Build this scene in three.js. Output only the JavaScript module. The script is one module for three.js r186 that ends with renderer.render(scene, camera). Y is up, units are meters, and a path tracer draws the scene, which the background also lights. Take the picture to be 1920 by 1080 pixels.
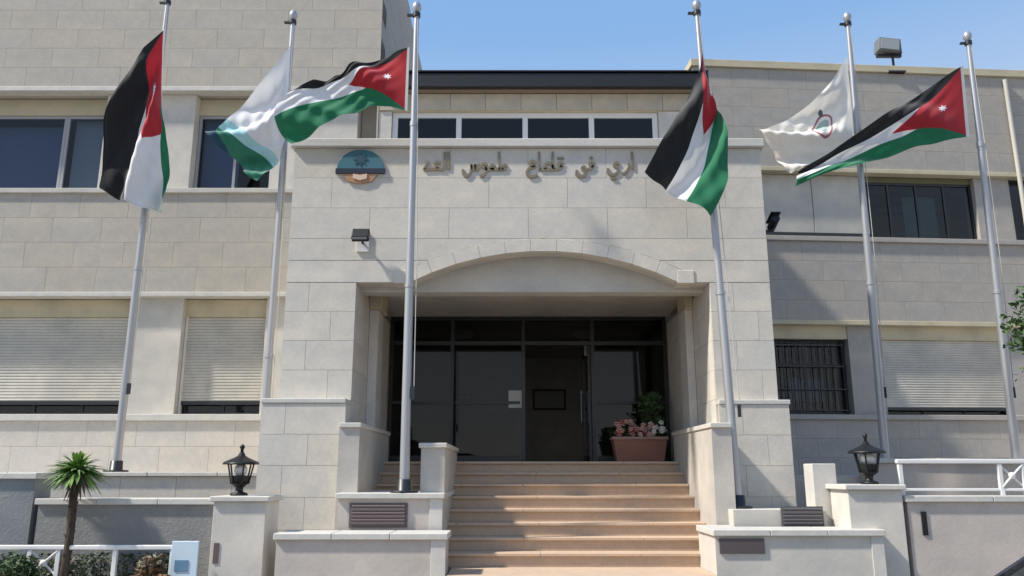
import * as THREE from 'three';
import { mergeGeometries } from 'three/addons/utils/BufferGeometryUtils.js';
import { RoundedBoxGeometry } from 'three/addons/geometries/RoundedBoxGeometry.js';

// ---------- camera, sky, sun, exposure ----------
const EYE = 2.0, PITCH = THREE.MathUtils.degToRad(12.95), FPX = 1500;
const scene = new THREE.Scene();
const camera = new THREE.PerspectiveCamera(2 * Math.atan(540 / FPX) * 180 / Math.PI, 16 / 9, 0.1, 3000);
camera.position.set(0, EYE, 0);
camera.rotation.set(PITCH, 0, 0);
scene.add(camera);

const sunAz = THREE.MathUtils.degToRad(73), sunEl = THREE.MathUtils.degToRad(48);
const sunDir = new THREE.Vector3(-Math.sin(sunAz) * Math.cos(sunEl), Math.sin(sunEl), Math.cos(sunAz) * Math.cos(sunEl));
{
  const w = 512, h = 256, data = new Float32Array(w * h * 4);
  const stops = [[-90, .30, .29, .27], [-2, .42, .44, .46], [0, .82, .82, .82], [10, .60, .66, .75], [30, .213, .38, .655], [55, .15, .31, .63], [90, .10, .23, .52]];
  for (let j = 0; j < h; j++) {
    const el = ((j + .5) / h - .5) * 180;
    let k = 0; while (k < stops.length - 2 && el > stops[k + 1][0]) k++;
    const a = stops[k], b = stops[k + 1], t = Math.min(1, Math.max(0, (el - a[0]) / (b[0] - a[0])));
    for (let i = 0; i < w; i++) {
      const th = ((i + .5) / w - .5) * 2 * Math.PI, e = el * Math.PI / 180;
      const dx = Math.cos(th) * Math.cos(e), dy = Math.sin(e), dz = Math.sin(th) * Math.cos(e);
      const c = Math.max(0, dx * sunDir.x + dy * sunDir.y + dz * sunDir.z);
      const g = el > 0 ? .10 * Math.pow(c, 6) + .25 * Math.pow(c, 40) : 0;
      const o = (j * w + i) * 4;
      for (let q = 0; q < 3; q++) data[o + q] = a[q + 1] + (b[q + 1] - a[q + 1]) * t + g * [1, .97, .9][q];
      data[o + 3] = 1;
    }
  }
  const tex = new THREE.DataTexture(data, w, h, THREE.RGBAFormat, THREE.FloatType);
  tex.mapping = THREE.EquirectangularReflectionMapping; tex.magFilter = tex.minFilter = THREE.LinearFilter; tex.needsUpdate = true;
  scene.background = tex; scene.environment = tex;
}
const sun = new THREE.DirectionalLight(new THREE.Color(1, .94, .84), 5);
sun.position.copy(sunDir).multiplyScalar(60); sun.castShadow = true; sun.shadow.radius = 5;
sun.shadow.camera.left = sun.shadow.camera.bottom = -25; sun.shadow.camera.right = sun.shadow.camera.top = 25; sun.shadow.camera.far = 150;
sun.shadow.mapSize.set(4096, 4096);
sun.target.position.set(0, 4, -12); sun.position.add(sun.target.position); scene.add(sun, sun.target);

const renderer = new THREE.WebGLRenderer({ antialias: true });
renderer.toneMapping = THREE.LinearToneMapping;
renderer.toneMappingExposure = 1.23;
renderer.shadowMap.enabled = true;

// ---------- helpers ----------
let seed = 20517;
const rnd = () => { seed = (seed * 1664525 + 1013904223) >>> 0; return seed / 4294967296; };
const rr = (a, b) => a + (b - a) * rnd();
const V = (x, y, z) => new THREE.Vector3(x, y, z);
function at(px, py, D) {                       // photo pixel at horizontal distance D
  const ang = PITCH + Math.atan((540 - py) / FPX), h = D * Math.tan(ang);
  const zc = D * Math.cos(PITCH) + h * Math.sin(PITCH);
  return V((px - 960) / FPX * zc, EYE + h, -D);
}
const used = {};
function numbered(n) { if (used[n] === undefined) { used[n] = 0; return n; } used[n]++; return n + '_' + String(used[n]).padStart(3, '0'); }
function worldOf(p) { const v = V(0, 0, 0); while (p && p !== scene) { v.add(p.position); p = p.parent; } return v; }
function thing(name, label, category, [x, y, z] = [0, 0, 0], group) {
  const o = new THREE.Group(); o.name = numbered(name); o.position.set(x, y, z); scene.add(o);
  o.userData = { label, category }; if (group) o.userData.group = group;
  return o;
}
function prep(g) {
  if (!g.index) { const n = g.attributes.position.count; g.setIndex([...Array(n).keys()]); }
  for (const k of Object.keys(g.attributes)) if (!['position', 'normal', 'uv', 'color'].includes(k)) g.deleteAttribute(k);
  return g;
}
function merge(gs) { if (!Array.isArray(gs)) return gs; return gs.length === 1 ? gs[0] : mergeGeometries(gs.map(prep)); }
// geometry given in scene coordinates, hung under parent
function obj(name, gs, mat, parent = scene) {
  const m = new THREE.Mesh(merge(gs), mat);
  m.name = parent === scene ? numbered(name) : name; m.castShadow = m.receiveShadow = true;
  if (parent !== scene) m.position.copy(worldOf(parent)).negate();
  parent.add(m); return m;
}
function tag(o, label, category, group) { o.userData.label = label; o.userData.category = category; if (group) o.userData.group = group; return o; }
function struct(o) { o.userData.kind = 'structure'; return o; }
function uvBox(w, h, d, ou = 0, ov = 0) {
  const g = new THREE.BoxGeometry(w, h, d), uv = g.attributes.uv, s = [[d, h], [d, h], [w, d], [w, d], [w, h], [w, h]];
  for (let i = 0; i < uv.count; i++) { const f = s[i >> 2]; uv.setXY(i, uv.getX(i) * f[0] + ou, uv.getY(i) * f[1] + ov); }
  return g;
}
// box by scene bounds; d0 < d1 are distances in front of the lens plane (z = -d)
function bx(x0, x1, y0, y1, d0, d1) { return uvBox(x1 - x0, y1 - y0, d1 - d0, x0 * .37, y0 * .61).translate((x0 + x1) / 2, (y0 + y1) / 2, -(d0 + d1) / 2); }
function rb(x0, x1, y0, y1, d0, d1, r = .012) {
  const g = new RoundedBoxGeometry(x1 - x0, y1 - y0, d1 - d0, 2, r), p = g.attributes.position, n = g.attributes.normal, uv = g.attributes.uv;
  for (let i = 0; i < p.count; i++) {
    const ax = Math.abs(n.getX(i)), ay = Math.abs(n.getY(i)), az = Math.abs(n.getZ(i));
    if (az >= ax && az >= ay) uv.setXY(i, p.getX(i) + x0, p.getY(i) + y0); else if (ay >= ax) uv.setXY(i, p.getX(i) + x0, p.getZ(i)); else uv.setXY(i, p.getZ(i), p.getY(i) + y0);
  }
  return g.translate((x0 + x1) / 2, (y0 + y1) / 2, -(d0 + d1) / 2);
}
function cyl(r0, r1, a, b, seg = 14) {         // tapered bar from a to b
  const d = b.clone().sub(a), g = new THREE.CylinderGeometry(r1, r0, d.length(), seg);
  g.applyQuaternion(new THREE.Quaternion().setFromUnitVectors(V(0, 1, 0), d.clone().normalize()));
  return g.translate((a.x + b.x) / 2, (a.y + b.y) / 2, (a.z + b.z) / 2);
}
function tube(pts, r, seg = 24, rs = 6) { return new THREE.TubeGeometry(new THREE.CatmullRomCurve3(pts), seg, r, rs); }
function lathe(pts, c, seg = 24) { return new THREE.LatheGeometry(pts.map(p => new THREE.Vector2(p[0], p[1])), seg).translate(c.x, c.y, c.z); }
function ext(shape, depth, bevel = 0, curve = 16) {
  return new THREE.ExtrudeGeometry(shape, { depth, bevelEnabled: bevel > 0, bevelSize: bevel, bevelThickness: bevel, bevelSegments: 2, curveSegments: curve });
}

// ---------- textures ----------
function lattice(n, s) { let q = s; const a = new Float32Array(n * n); for (let i = 0; i < a.length; i++) { q = (q * 1664525 + 1013904223) >>> 0; a[i] = q / 4294967296; } return a; }
function vnoise(l, n, x, y) {
  const xi = Math.floor(x), yi = Math.floor(y); let fx = x - xi, fy = y - yi; fx = fx * fx * (3 - 2 * fx); fy = fy * fy * (3 - 2 * fy);
  const g = (i, j) => l[((j % n + n) % n) * n + (i % n + n) % n];
  return (g(xi, yi) * (1 - fx) + g(xi + 1, yi) * fx) * (1 - fy) + (g(xi, yi + 1) * (1 - fx) + g(xi + 1, yi + 1) * fx) * fy;
}
function noiseTex(size, s, layers, amp, speck, srgb, tint = [0, 0, 0], sx = 1) {
  const ls = layers.map((l, i) => lattice(l[0], s + i * 77)), d = new Uint8Array(size * size * 4); let q = s;
  for (let y = 0; y < size; y++) for (let x = 0; x < size; x++) {
    let v = 0, w = 0; layers.forEach((l, i) => { v += l[1] * vnoise(ls[i], l[0], x / size * l[0], y / size * l[0] * sx); w += l[1]; });
    v = v / w - .5; q = (q * 1664525 + 1013904223) >>> 0; const sp = (q / 4294967296 - .5) * speck;
    const o = (y * size + x) * 4, b = (srgb ? 232 : 128) + v * 2 * amp + sp;
    for (let k = 0; k < 3; k++) d[o + k] = Math.max(0, Math.min(255, b + tint[k] * v * 2)); d[o + 3] = 255;
  }
  const t = new THREE.DataTexture(d, size, size); t.wrapS = t.wrapT = THREE.RepeatWrapping; t.magFilter = THREE.LinearFilter; t.minFilter = THREE.LinearMipmapLinearFilter; t.generateMipmaps = true;
  if (srgb) t.colorSpace = THREE.SRGBColorSpace; t.needsUpdate = true; return t;
}
const stoneMap = noiseTex(512, 11, [[4, 1], [11, .8], [37, .6], [110, .5]], 18, 9, true, [4, 0, -6]);
const stoneBump = noiseTex(512, 23, [[16, .6], [64, 1], [160, 1]], 90, 40, false);
const plasterMap = noiseTex(512, 31, [[3, 1.2], [9, .8], [40, .4], [120, .3]], 22, 8, true, [3, 0, -3]);
const roughMap = noiseTex(512, 47, [[8, .6], [32, 1], [128, 1]], 60, 30, true);
const asphaltMap = noiseTex(512, 53, [[6, .6], [60, .7], [200, 1]], 40, 40, true);
const fabricBump = noiseTex(256, 71, [[64, 1], [128, 1]], 100, 30, false);
for (const t of [stoneMap, stoneBump, plasterMap, roughMap, asphaltMap]) { t.repeat.set(.7, .7); }

// ---------- materials ----------
const lin = (r, g, b) => new THREE.Color().setRGB(r, g, b);
function M(c, o = {}) { return new THREE.MeshStandardMaterial({ color: lin(...c), roughness: .85, ...o }); }
const stoneOpt = { map: stoneMap, bumpMap: stoneBump, bumpScale: .002, roughness: .88 };
const tones = (r, g, b, spread) => [1, 1 - spread, 1 + spread * .7, 1 - spread * .45].map((k, i) => M([r * k * (1 + (i - 1.5) * .006), g * k, b * k * (1 - (i - 1.5) * .010)], stoneOpt));
const portalStone = tones(.75, .70, .615, .015);
const wingStone = tones(.55, .505, .435, .018);
const shadeTonedStone = tones(.47, .435, .385, .018);  // wing stone darkened: shade of the set-back block is put into the colour
const lightStone = tones(.68, .63, .56, .014);
const portalJoint = M([.70, .66, .59], { map: plasterMap });
const joint = M([.52, .48, .42], { map: plasterMap });
const shadeTonedJoint = M([.45, .415, .365], { map: plasterMap });  // joint tone darkened the same way, shade in the colour
const trim = M([.70, .67, .61], { map: stoneMap, bumpMap: stoneBump, bumpScale: .002, roughness: .7 });
const cream = M([.66, .58, .40], { map: plasterMap, roughness: .9 });
const plaster = M([.70, .66, .59], { map: plasterMap, bumpMap: stoneBump, bumpScale: .0015, roughness: .92 });
const cheekStone = M([.60, .56, .50], { map: plasterMap, bumpMap: stoneBump, bumpScale: .0015, roughness: .92 });
const pinkPlaster = M([.66, .585, .52], { map: plasterMap, bumpMap: stoneBump, bumpScale: .0018, roughness: .92 });
const greyRender = M([.32, .31, .295], { map: plasterMap, bumpMap: stoneBump, bumpScale: .006, roughness: .95 });
const blueGreyRender = M([.28, .295, .30], { map: plasterMap, bumpMap: stoneBump, bumpScale: .005, roughness: .95 });
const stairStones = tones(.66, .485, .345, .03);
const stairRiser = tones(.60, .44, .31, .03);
const porchPlaster = M([.68, .65, .58], { map: plasterMap, roughness: .9 });
const innerWall = M([.70, .66, .59], { map: plasterMap, roughness: .9 });
const innerFloor = M([.32, .27, .22], { roughness: .4 });
const blackMetal = M([.012, .012, .013], { roughness: .45, metalness: .2 });
const darkAlu = M([.045, .047, .05], { roughness: .4, metalness: .6 });
const whiteAlu = M([.66, .66, .66], { roughness: .45 });
const greyAlu = M([.34, .34, .35], { roughness: .45 });
const steel = M([.42, .42, .43], { roughness: .42, metalness: .55, bumpMap: fabricBump, bumpScale: .0005 });
const gold = M([.55, .42, .16], { roughness: .3, metalness: .9 });
const bronze = M([.25, .205, .135], { roughness: .45, metalness: .45 });
const shutterMat = M([.60, .57, .50], { map: plasterMap, roughness: .6 });
const fascia = M([.010, .011, .014], { roughness: .5 });
const glass = new THREE.MeshPhysicalMaterial({ color: lin(.45, .53, .62), roughness: .03, transmission: 1, thickness: 0, ior: 1.45 });
const darkGlass = new THREE.MeshPhysicalMaterial({ color: lin(.16, .175, .165), roughness: .03, transmission: 1, thickness: 0, ior: 1.38 });
const blind = M([.40, .41, .42], { roughness: .9 });
const curtain = M([.16, .20, .30], { roughness: .95 });
const whitePaintMetal = M([.72, .71, .69], { roughness: .45 });
const rope = M([.5, .49, .46], { roughness: .95 });

// ---------- cladding: every slab a mesh of its own ----------
const slabCache = {};
function slabGeo(w, h, d, k) {
  const key = [w.toFixed(3), h.toFixed(3), d.toFixed(3), k].join();
  return slabCache[key] ||= uvBox(w, h, d, k * 1.731 + w, k * .917 + h);
}
function slab(parent, x, y, d, w, h, th, mats, k, name = 'stone_slab') {
  const m = new THREE.Mesh(slabGeo(w, h, th, k % 5), mats[(k * 7 + (k >> 2)) % mats.length]);
  m.name = name; m.castShadow = m.receiveShadow = true; m.position.set(x, y, -d); parent.add(m);
  return m;
}
// running-bond slabs over the rectangle x0..x1, y0..y1, outer face at distance d
function clad(parent, x0, x1, y0, y1, d, sw, sh, mats, th = .03, gap = .004) {
  const rows = Math.max(1, Math.round((y1 - y0) / sh)), rh = (y1 - y0) / rows;
  for (let r = 0; r < rows; r++) {
    const cuts = [x0]; let x = x0 + (r % 2 ? sw * .5 : sw);
    while (x < x1 - sw * .3) { cuts.push(x); x += sw; } cuts.push(x1);
    for (let i = 0; i < cuts.length - 1; i++) {
      const a = cuts[i] + gap / 2, b = cuts[i + 1] - gap / 2, k = Math.floor(rnd() * 60);
      slab(parent, (a + b) / 2, y0 + (r + .5) * rh, d + th / 2 + (k % 3) * .0005, b - a, rh - gap, th, mats, k);
    }
  }
}
// slabs on a side face (plane x = const)
function cladSide(parent, x, dir, y0, y1, d0, d1, sw, sh, mats, th = .03, gap = .004) {
  const rows = Math.max(1, Math.round((y1 - y0) / sh)), rh = (y1 - y0) / rows;
  for (let r = 0; r < rows; r++) {
    const cuts = [d0]; let q = d0 + (r % 2 ? sw * .5 : sw);
    while (q < d1 - sw * .3) { cuts.push(q); q += sw; } cuts.push(d1);
    for (let i = 0; i < cuts.length - 1; i++) {
      const a = cuts[i] + gap / 2, b = cuts[i + 1] - gap / 2, k = Math.floor(rnd() * 60);
      const m = new THREE.Mesh(slabGeo(th, rh - gap, b - a, k % 5), mats[(k * 7 + (k >> 2)) % mats.length]);
      m.name = 'stone_slab'; m.castShadow = m.receiveShadow = true; m.position.set(x - dir * (th / 2 + (k % 3) * .0005), y0 + (r + .5) * rh, -(a + b) / 2); parent.add(m);
    }
  }
}

// ---------- window (frame mesh with panes as children) ----------
function makeWindow(parent, x0, x1, y0, y1, d, cols, frameMat, glassMat, name = 'window', fw = .05, cross = null) {
  const fr = [bx(x0, x1, y0, y0 + fw, d, d + .06), bx(x0, x1, y1 - fw, y1, d, d + .06), bx(x0, x0 + fw, y0 + fw, y1 - fw, d, d + .06), bx(x1 - fw, x1, y0 + fw, y1 - fw, d, d + .06)];
  const w = obj(name, fr, frameMat, parent), step = (x1 - x0) / cols;
  for (let i = 1; i < cols; i++) { const x = x0 + i * step; obj('mullion', bx(x - fw / 2, x + fw / 2, y0 + fw, y1 - fw, d + .004, d + .056), frameMat, w); }
  if (cross) obj('transom', bx(x0 + fw, x1 - fw, cross - .02, cross + .02, d + .01, d + .05), frameMat, w);
  for (let i = 0; i < cols; i++) {
    const g = new THREE.PlaneGeometry(step - fw * .9, y1 - y0 - fw * 1.6); g.translate(x0 + (i + .5) * step, (y0 + y1) / 2, -(d + .03));
    const p = obj('pane', g, glassMat, w); p.position.z += (rnd() - .5) * .002; p.rotation.y = 0;
  }
  return w;
}
function shutterGeo(x0, x1, y0, y1, d) {       // one roller curtain with rounded slats
  const pos = [], uv = [], idx = []; const n = Math.round((y1 - y0) / .055), h = (y1 - y0) / n; let k = 0;
  const prof = [[0, .012], [.08, .002], [.5, -.006], [.92, .002], [1, .012]];
  for (let i = 0; i < n; i++) for (let j = 0; j < prof.length; j++) {
    const y = y0 + (i + prof[j][0]) * h, z = -(d + prof[j][1]);
    pos.push(x0, y, z, x1, y, z); uv.push(x0, y, x1, y);
    if (k) { const a = (k - 1) * 2; idx.push(a, a + 1, a + 3, a, a + 3, a + 2); } k++;
  }
  const g = new THREE.BufferGeometry(); g.setAttribute('position', new THREE.Float32BufferAttribute(pos, 3)); g.setAttribute('uv', new THREE.Float32BufferAttribute(uv, 2)); g.setIndex(idx); g.computeVertexNormals(); return g;
}

// ---------- ground ----------
const PAVE = .12;
{
  const g = new THREE.PlaneGeometry(600, 600); g.rotateX(-Math.PI / 2); const uv = g.attributes.uv; for (let i = 0; i < uv.count; i++) uv.setXY(i, uv.getX(i) * 600, uv.getY(i) * 600);
  struct(obj('ground', g, M([.30, .27, .23], { map: roughMap })));
  const road = new THREE.PlaneGeometry(120, 12); road.rotateX(-Math.PI / 2); const u2 = road.attributes.uv; for (let i = 0; i < u2.count; i++) u2.setXY(i, u2.getX(i) * 120, u2.getY(i) * 12);
  road.translate(0, .006, -3.2);
  struct(obj('road', road, M([.06, .06, .062], { map: asphaltMap, bumpMap: stoneBump, bumpScale: .006 })));
  const pv = struct(obj('pavement', bx(-30, 30, -.2, PAVE - .006, 7.35, 12.2), M([.36, .34, .31], { map: stoneMap })));
  const tileMats = tones(.40, .375, .34, .05);
  for (let i = 0; i < 30; i++) for (let j = 0; j < 4; j++) { const k = Math.floor(rnd() * 60); const m = slab(pv, -6.0 + i * .4, PAVE - .004, 7.56 + j * .4, .394, .008, .39, tileMats, k, 'paving_tile'); }
  struct(obj('kerb', [...Array(30)].map((_, i) => rb(-15 + i, -15 + i + .992, -.1, .13, 7.2, 7.35, .015)), M([.42, .41, .39], { map: stoneMap })));
}

// ---------- tall office block on the sunny side ----------
const TERR = 2.0;
{
  const X0 = -14, X1 = -2.53, D = 14, B = thing('office_block', 'tall beige stone office block with blue tinted windows above lowered grey shutters', 'building', [X0 / 2 + X1 / 2, 0, -D]);
  const T = .5;
  // storeys: opaque bands, openings between
  const bands = [[TERR - 2, 2.95], [5.07, 7.09], [9.07, 13.2]];
  bands.forEach(([a, b], i) => {
    const core = obj('wall', bx(X0, X1, a, b, D + .032, D + T), joint, B);
    if (i === 0) { clad(core, X0 + 2, X1, 2.0, 2.86, D, .85, .43, lightStone); obj('plinth_trim', rb(X0, X1 - .01, 2.86, 2.975, D - .05, D + .2, .01), trim, core); }
    if (i === 1) { clad(core, X0 + 2, X1, a + .07, b - .08, D, .9, .44, wingStone); obj('drip_band', rb(X0, X1 - .02, a - .01, a + .07, D - .035, D + .2, .01), trim, core); obj('sill_coping', rb(X0, X1 - .02, b - .08, b + .012, D - .05, D + T + .05, .012), plaster, core); }
    if (i === 2) { clad(core, X0 + 2, X1, a + .08, 11.6, D, .9, .44, wingStone); obj('drip_band', rb(X0, X1 - .02, a - .01, a + .08, D - .03, D + .2, .01), trim, core); obj('roof_coping', rb(X0, X1 + .03, 13.2, 13.3, D - .06, D + T + .05, .012), trim, core); }
  });
  // side return, back, floors
  const side = obj('wall', [bx(X1 - .4, X1 - .034, 0, 13.2, D + T, 22)], joint, B);
  cladSide(side, X1, 1, 7.2, 13.2, D + .034, 18, .9, .44, wingStone);
  obj('wall', bx(X0, X1 - .4, 0, 13.2, 19, 19.3), innerWall, B);
  obj('floor_slab', [bx(X0, X1 - .41, 1.7, 1.98, D + T + .01, 18.99), bx(X0, X1 - .41, 5.5, 5.8, D + T + .01, 18.99), bx(X0, X1 - .41, 9.4, 9.7, D + T + .01, 18.99), bx(X0, X1 - .41, 12.8, 13.1, D + T + .01, 18.99)], innerWall, B);
  obj('wall', bx(X0 - .3, X0 - .001, 0, 13.2, D + .04, 19.3), joint, B);
  // upper piers and windows
  for (const [a, b] of [[X0, -12.01], [-7.75, -6.05], [-4.55, X1 - .41]]) {
    obj('pier', bx(a, b, 7.105, 9.055, D + .14, D + T), plaster, B);
  }
  obj('head_band', bx(X0, X1 - .42, 8.72, 9.054, D + .33, D + .44), cream, B);
  let w = makeWindow(B, -12.0, -8.60, 7.11, 8.715, D + .36, 2, greyAlu, glass);
  obj('curtain', bx(-12.5, -8.72, 7.15, 8.6, D + .62, D + .63), curtain, w);
  w = makeWindow(B, -8.595, -7.76, 7.11, 8.715, D + .36, 1, greyAlu, glass);
  obj('blind', bx(-8.52, -7.8, 7.15, 8.7, D + .55, D + .56), blind, w);
  w = makeWindow(B, -6.04, -4.56, 7.11, 8.715, D + .36, 2, greyAlu, glass);
  obj('curtain', bx(-6.0, -5.3, 7.15, 8.7, D + .6, D + .61), curtain, w);
  // lower openings with roller shutters nearly down
  for (const [a, b] of [[X0, -10.31], [-6.78, -5.92], [-4.42, X1 - .41]]) {
    const p = obj('pier', bx(a, b, 2.98, 5.06, D + .12, D + T), plaster, B);
  }
  obj('head_band', bx(X0, X1 - .42, 4.74, 5.058, D + .26, D + .44), cream, B);
  for (const [a, b] of [[-10.3, -6.79], [-5.91, -4.43]]) {
    const s = obj('shutter', shutterGeo(a + .03, b - .03, 3.22, 4.74, D + .30), shutterMat, B);
    obj('bottom_rail', bx(a + .03, b - .03, 3.16, 3.225, D + .285, D + .325), darkAlu, s);
    obj('guide_rail', bx(a, a + .035, 2.98, 4.74, D + .27, D + .35), whiteAlu, s); obj('guide_rail', bx(b - .035, b, 2.98, 4.74, D + .27, D + .35), whiteAlu, s);
    makeWindow(B, a + .04, b - .04, 2.985, 4.73, D + .40, Math.round((b - a) / .9), darkAlu, glass);
  }
}

// ---------- gallery block with strip windows under a black roof edge ----------
{
  const X0 = -2.52, X1 = 3.6, D = 14, B = thing('gallery_block', 'upper gallery with white framed strip windows under black roof edge', 'building', [.5, 4.8, -16]);
  const up = obj('wall', [bx(X0, X1, 4.85, 7.05, D + .05, D + .35)], joint, B);
  clad(up, X0 + .01, X1, 5.6, 7.05, D + .02, .9, .45, portalStone);
  const low = obj('wall', bx(X0, X1, 8.68, 9.02, D + .05, D + .4), cream, B);
  for (let i = 0; i < 9; i++) slab(low, X0 + .34 + i * .672, 8.85, D + .035, .664, .33, .03, tones(.56, .50, .40, .05), i * 5 + 3);
  obj('pier', bx(2.78, X1, 7.06, 8.67, D + .05, D + .35), plaster, B); obj('pier', bx(X0, -2.28, 7.06, 8.67, D + .05, D + .35), plaster, B);
  makeWindow(B, -2.27, 2.77, 7.065, 8.675, D + .12, 4, whiteAlu, glass, 'window', .10);
  const roof = obj('roof', bx(X0, X1 + .05, 9.1, 9.35, D - .1, 20), fascia, B);
  obj('fascia_board', rb(X0, X1 + .1, 9.05, 9.32, D - .22, D - .11, .008), fascia, roof);
  obj('soffit', bx(X0, X1 + .04, 9.03, 9.095, D - .10, D + .5), M([.22, .17, .12]), roof);
  obj('drip_edge', bx(X0, X1 + .1, 9.353, 9.375, D - .24, D - .05), darkAlu, roof);
  obj('wall', [bx(X1 - .3, X1, 2.2, 9.02, D + .41, 19.9), bx(X0, X1, 2.2, 9.02, 19.9, 20.1)], shadeTonedJoint, B);
}

// ---------- set-back office block on the shaded side ----------
{
  const X0 = 4.2, X1 = 15, D = 17, B = thing('office_block', 'lower set-back stone office block with barred dark window and roof floodlight', 'building', [X0, 0, -D]);
  const T = .5;
  const bands = [[0, 3.18], [5.14, 7.12], [8.68, 11.3]];
  bands.forEach(([a, b], i) => {
    const core = obj('wall', bx(X0, X1, a, b, D + .032, D + T), shadeTonedJoint, B);
    clad(core, X0, X1 - 2, Math.max(a, 1.9) + (i ? .09 : 0), b - .1, D, .9, .45, shadeTonedStone);
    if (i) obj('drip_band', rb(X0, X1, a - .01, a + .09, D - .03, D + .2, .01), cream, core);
    obj(i === 2 ? 'roof_coping' : 'sill_coping', rb(X0 - (i === 2 ? .05 : 0), X1, b - .1, b + (i === 2 ? .08 : .01), D - .06, D + T, .012), i === 2 ? cream : shadeTonedStone[1], core);
  });
  obj('wall', bx(X0 - .2, X0 + .2, 0, 11.2, D + T, 23), shadeTonedJoint, B);
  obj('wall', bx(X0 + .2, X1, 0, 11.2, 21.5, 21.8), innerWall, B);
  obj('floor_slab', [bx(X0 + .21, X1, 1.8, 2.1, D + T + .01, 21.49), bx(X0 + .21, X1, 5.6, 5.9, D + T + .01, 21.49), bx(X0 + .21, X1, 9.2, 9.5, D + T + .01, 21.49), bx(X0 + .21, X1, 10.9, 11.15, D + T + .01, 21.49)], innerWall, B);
  obj('wall', bx(X1 + .001, X1 + .3, 0, 11.2, D + .04, 21.8), shadeTonedJoint, B);
  obj('pier', bx(14.51, X1, 7.13, 8.67, D + .12, D + T), shadeTonedStone[0], B); obj('pier', bx(14.01, X1, 3.19, 5.13, D + .12, D + T), shadeTonedStone[1], B);
  // upper opening: grey panels then windows
  for (let i = 0; i < 3; i++) obj('panel', rb(X0 + .1 + i * 1.3, X0 + .1 + i * 1.3 + 1.285, 7.28, 8.67, D + .20, D + .28, .01), shutterMat, B);
  obj('sill_rail', bx(X0, 8.05, 7.13, 7.26, D + .12, D + .3), darkAlu, B);
  obj('pier', bx(X0 + .1, 8.05, 7.13, 8.67, D + .30, D + T), shadeTonedJoint, B);
  obj('pier', bx(10.75, 11.6, 7.13, 8.67, D + .12, D + T), shadeTonedStone[0], B);
  obj('head_band', bx(8.06, 10.74, 8.54, 8.675, D + .22, D + .34), M([.20, .19, .10], { map: plasterMap }), B);
  let w = makeWindow(B, 8.06, 10.74, 7.14, 8.535, D + .24, 4, darkAlu, glass);
  obj('curtain', bx(9.2, 10.0, 7.2, 8.3, D + .5, D + .51), M([.12, .16, .12]), w);
  makeWindow(B, 11.61, 14.5, 7.14, 8.67, D + .24, 3, darkAlu, glass);
  // lower openings
  obj('head_band', bx(X0 + .1, 14, 4.84, 5.135, D + .14, D + .3), cream, B);
  obj('pier', bx(X0 + .1, 5.55, 3.19, 5.13, D + .12, D + T), shadeTonedStone[2], B);
  obj('pier', bx(7.38, 8.12, 3.19, 5.13, D + .12, D + T), shadeTonedStone[1], B);
  w = makeWindow(B, 5.56, 7.37, 3.2, 4.83, D + .34, 2, darkAlu, glass, 'window', .06, 4.3);
  const bars = []; for (let i = 0; i < 12; i++) bars.push(cyl(.011, .011, V(5.64 + i * .15, 3.22, -D - .26), V(5.64 + i * .15, 4.82, -D - .26), 6));
  for (const y of [3.3, 3.75, 4.25, 4.72]) bars.push(bx(5.57, 7.36, y - .012, y + .012, D + .245, D + .255));
  obj('window_bars', bars, darkAlu, w);
  obj('air_conditioner', rb(6.1, 6.85, 3.5, 4.0, D + .40, D + .7, .02), M([.12, .12, .12]), w);
  const s = obj('shutter', shutterGeo(8.16, 10.9, 3.36, 4.84, D + .20), shutterMat, B);
  obj('bottom_rail', bx(8.16, 10.9, 3.3, 3.365, D + .18, D + .22), darkAlu, s);
  makeWindow(B, 8.13, 10.95, 3.2, 4.83, D + .36, 3, darkAlu, glass);
  obj('pier', bx(10.96, 14, 3.19, 5.13, D + .12, D + T), shadeTonedStone[0], B);
  const dp = obj('downpipe', cyl(.05, .05, V(11.75, 2, -D + .07), V(11.75, 11.1, -D + .07), 12), shutterMat, B);
  B.rotation.y = THREE.MathUtils.degToRad(4);
}

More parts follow.
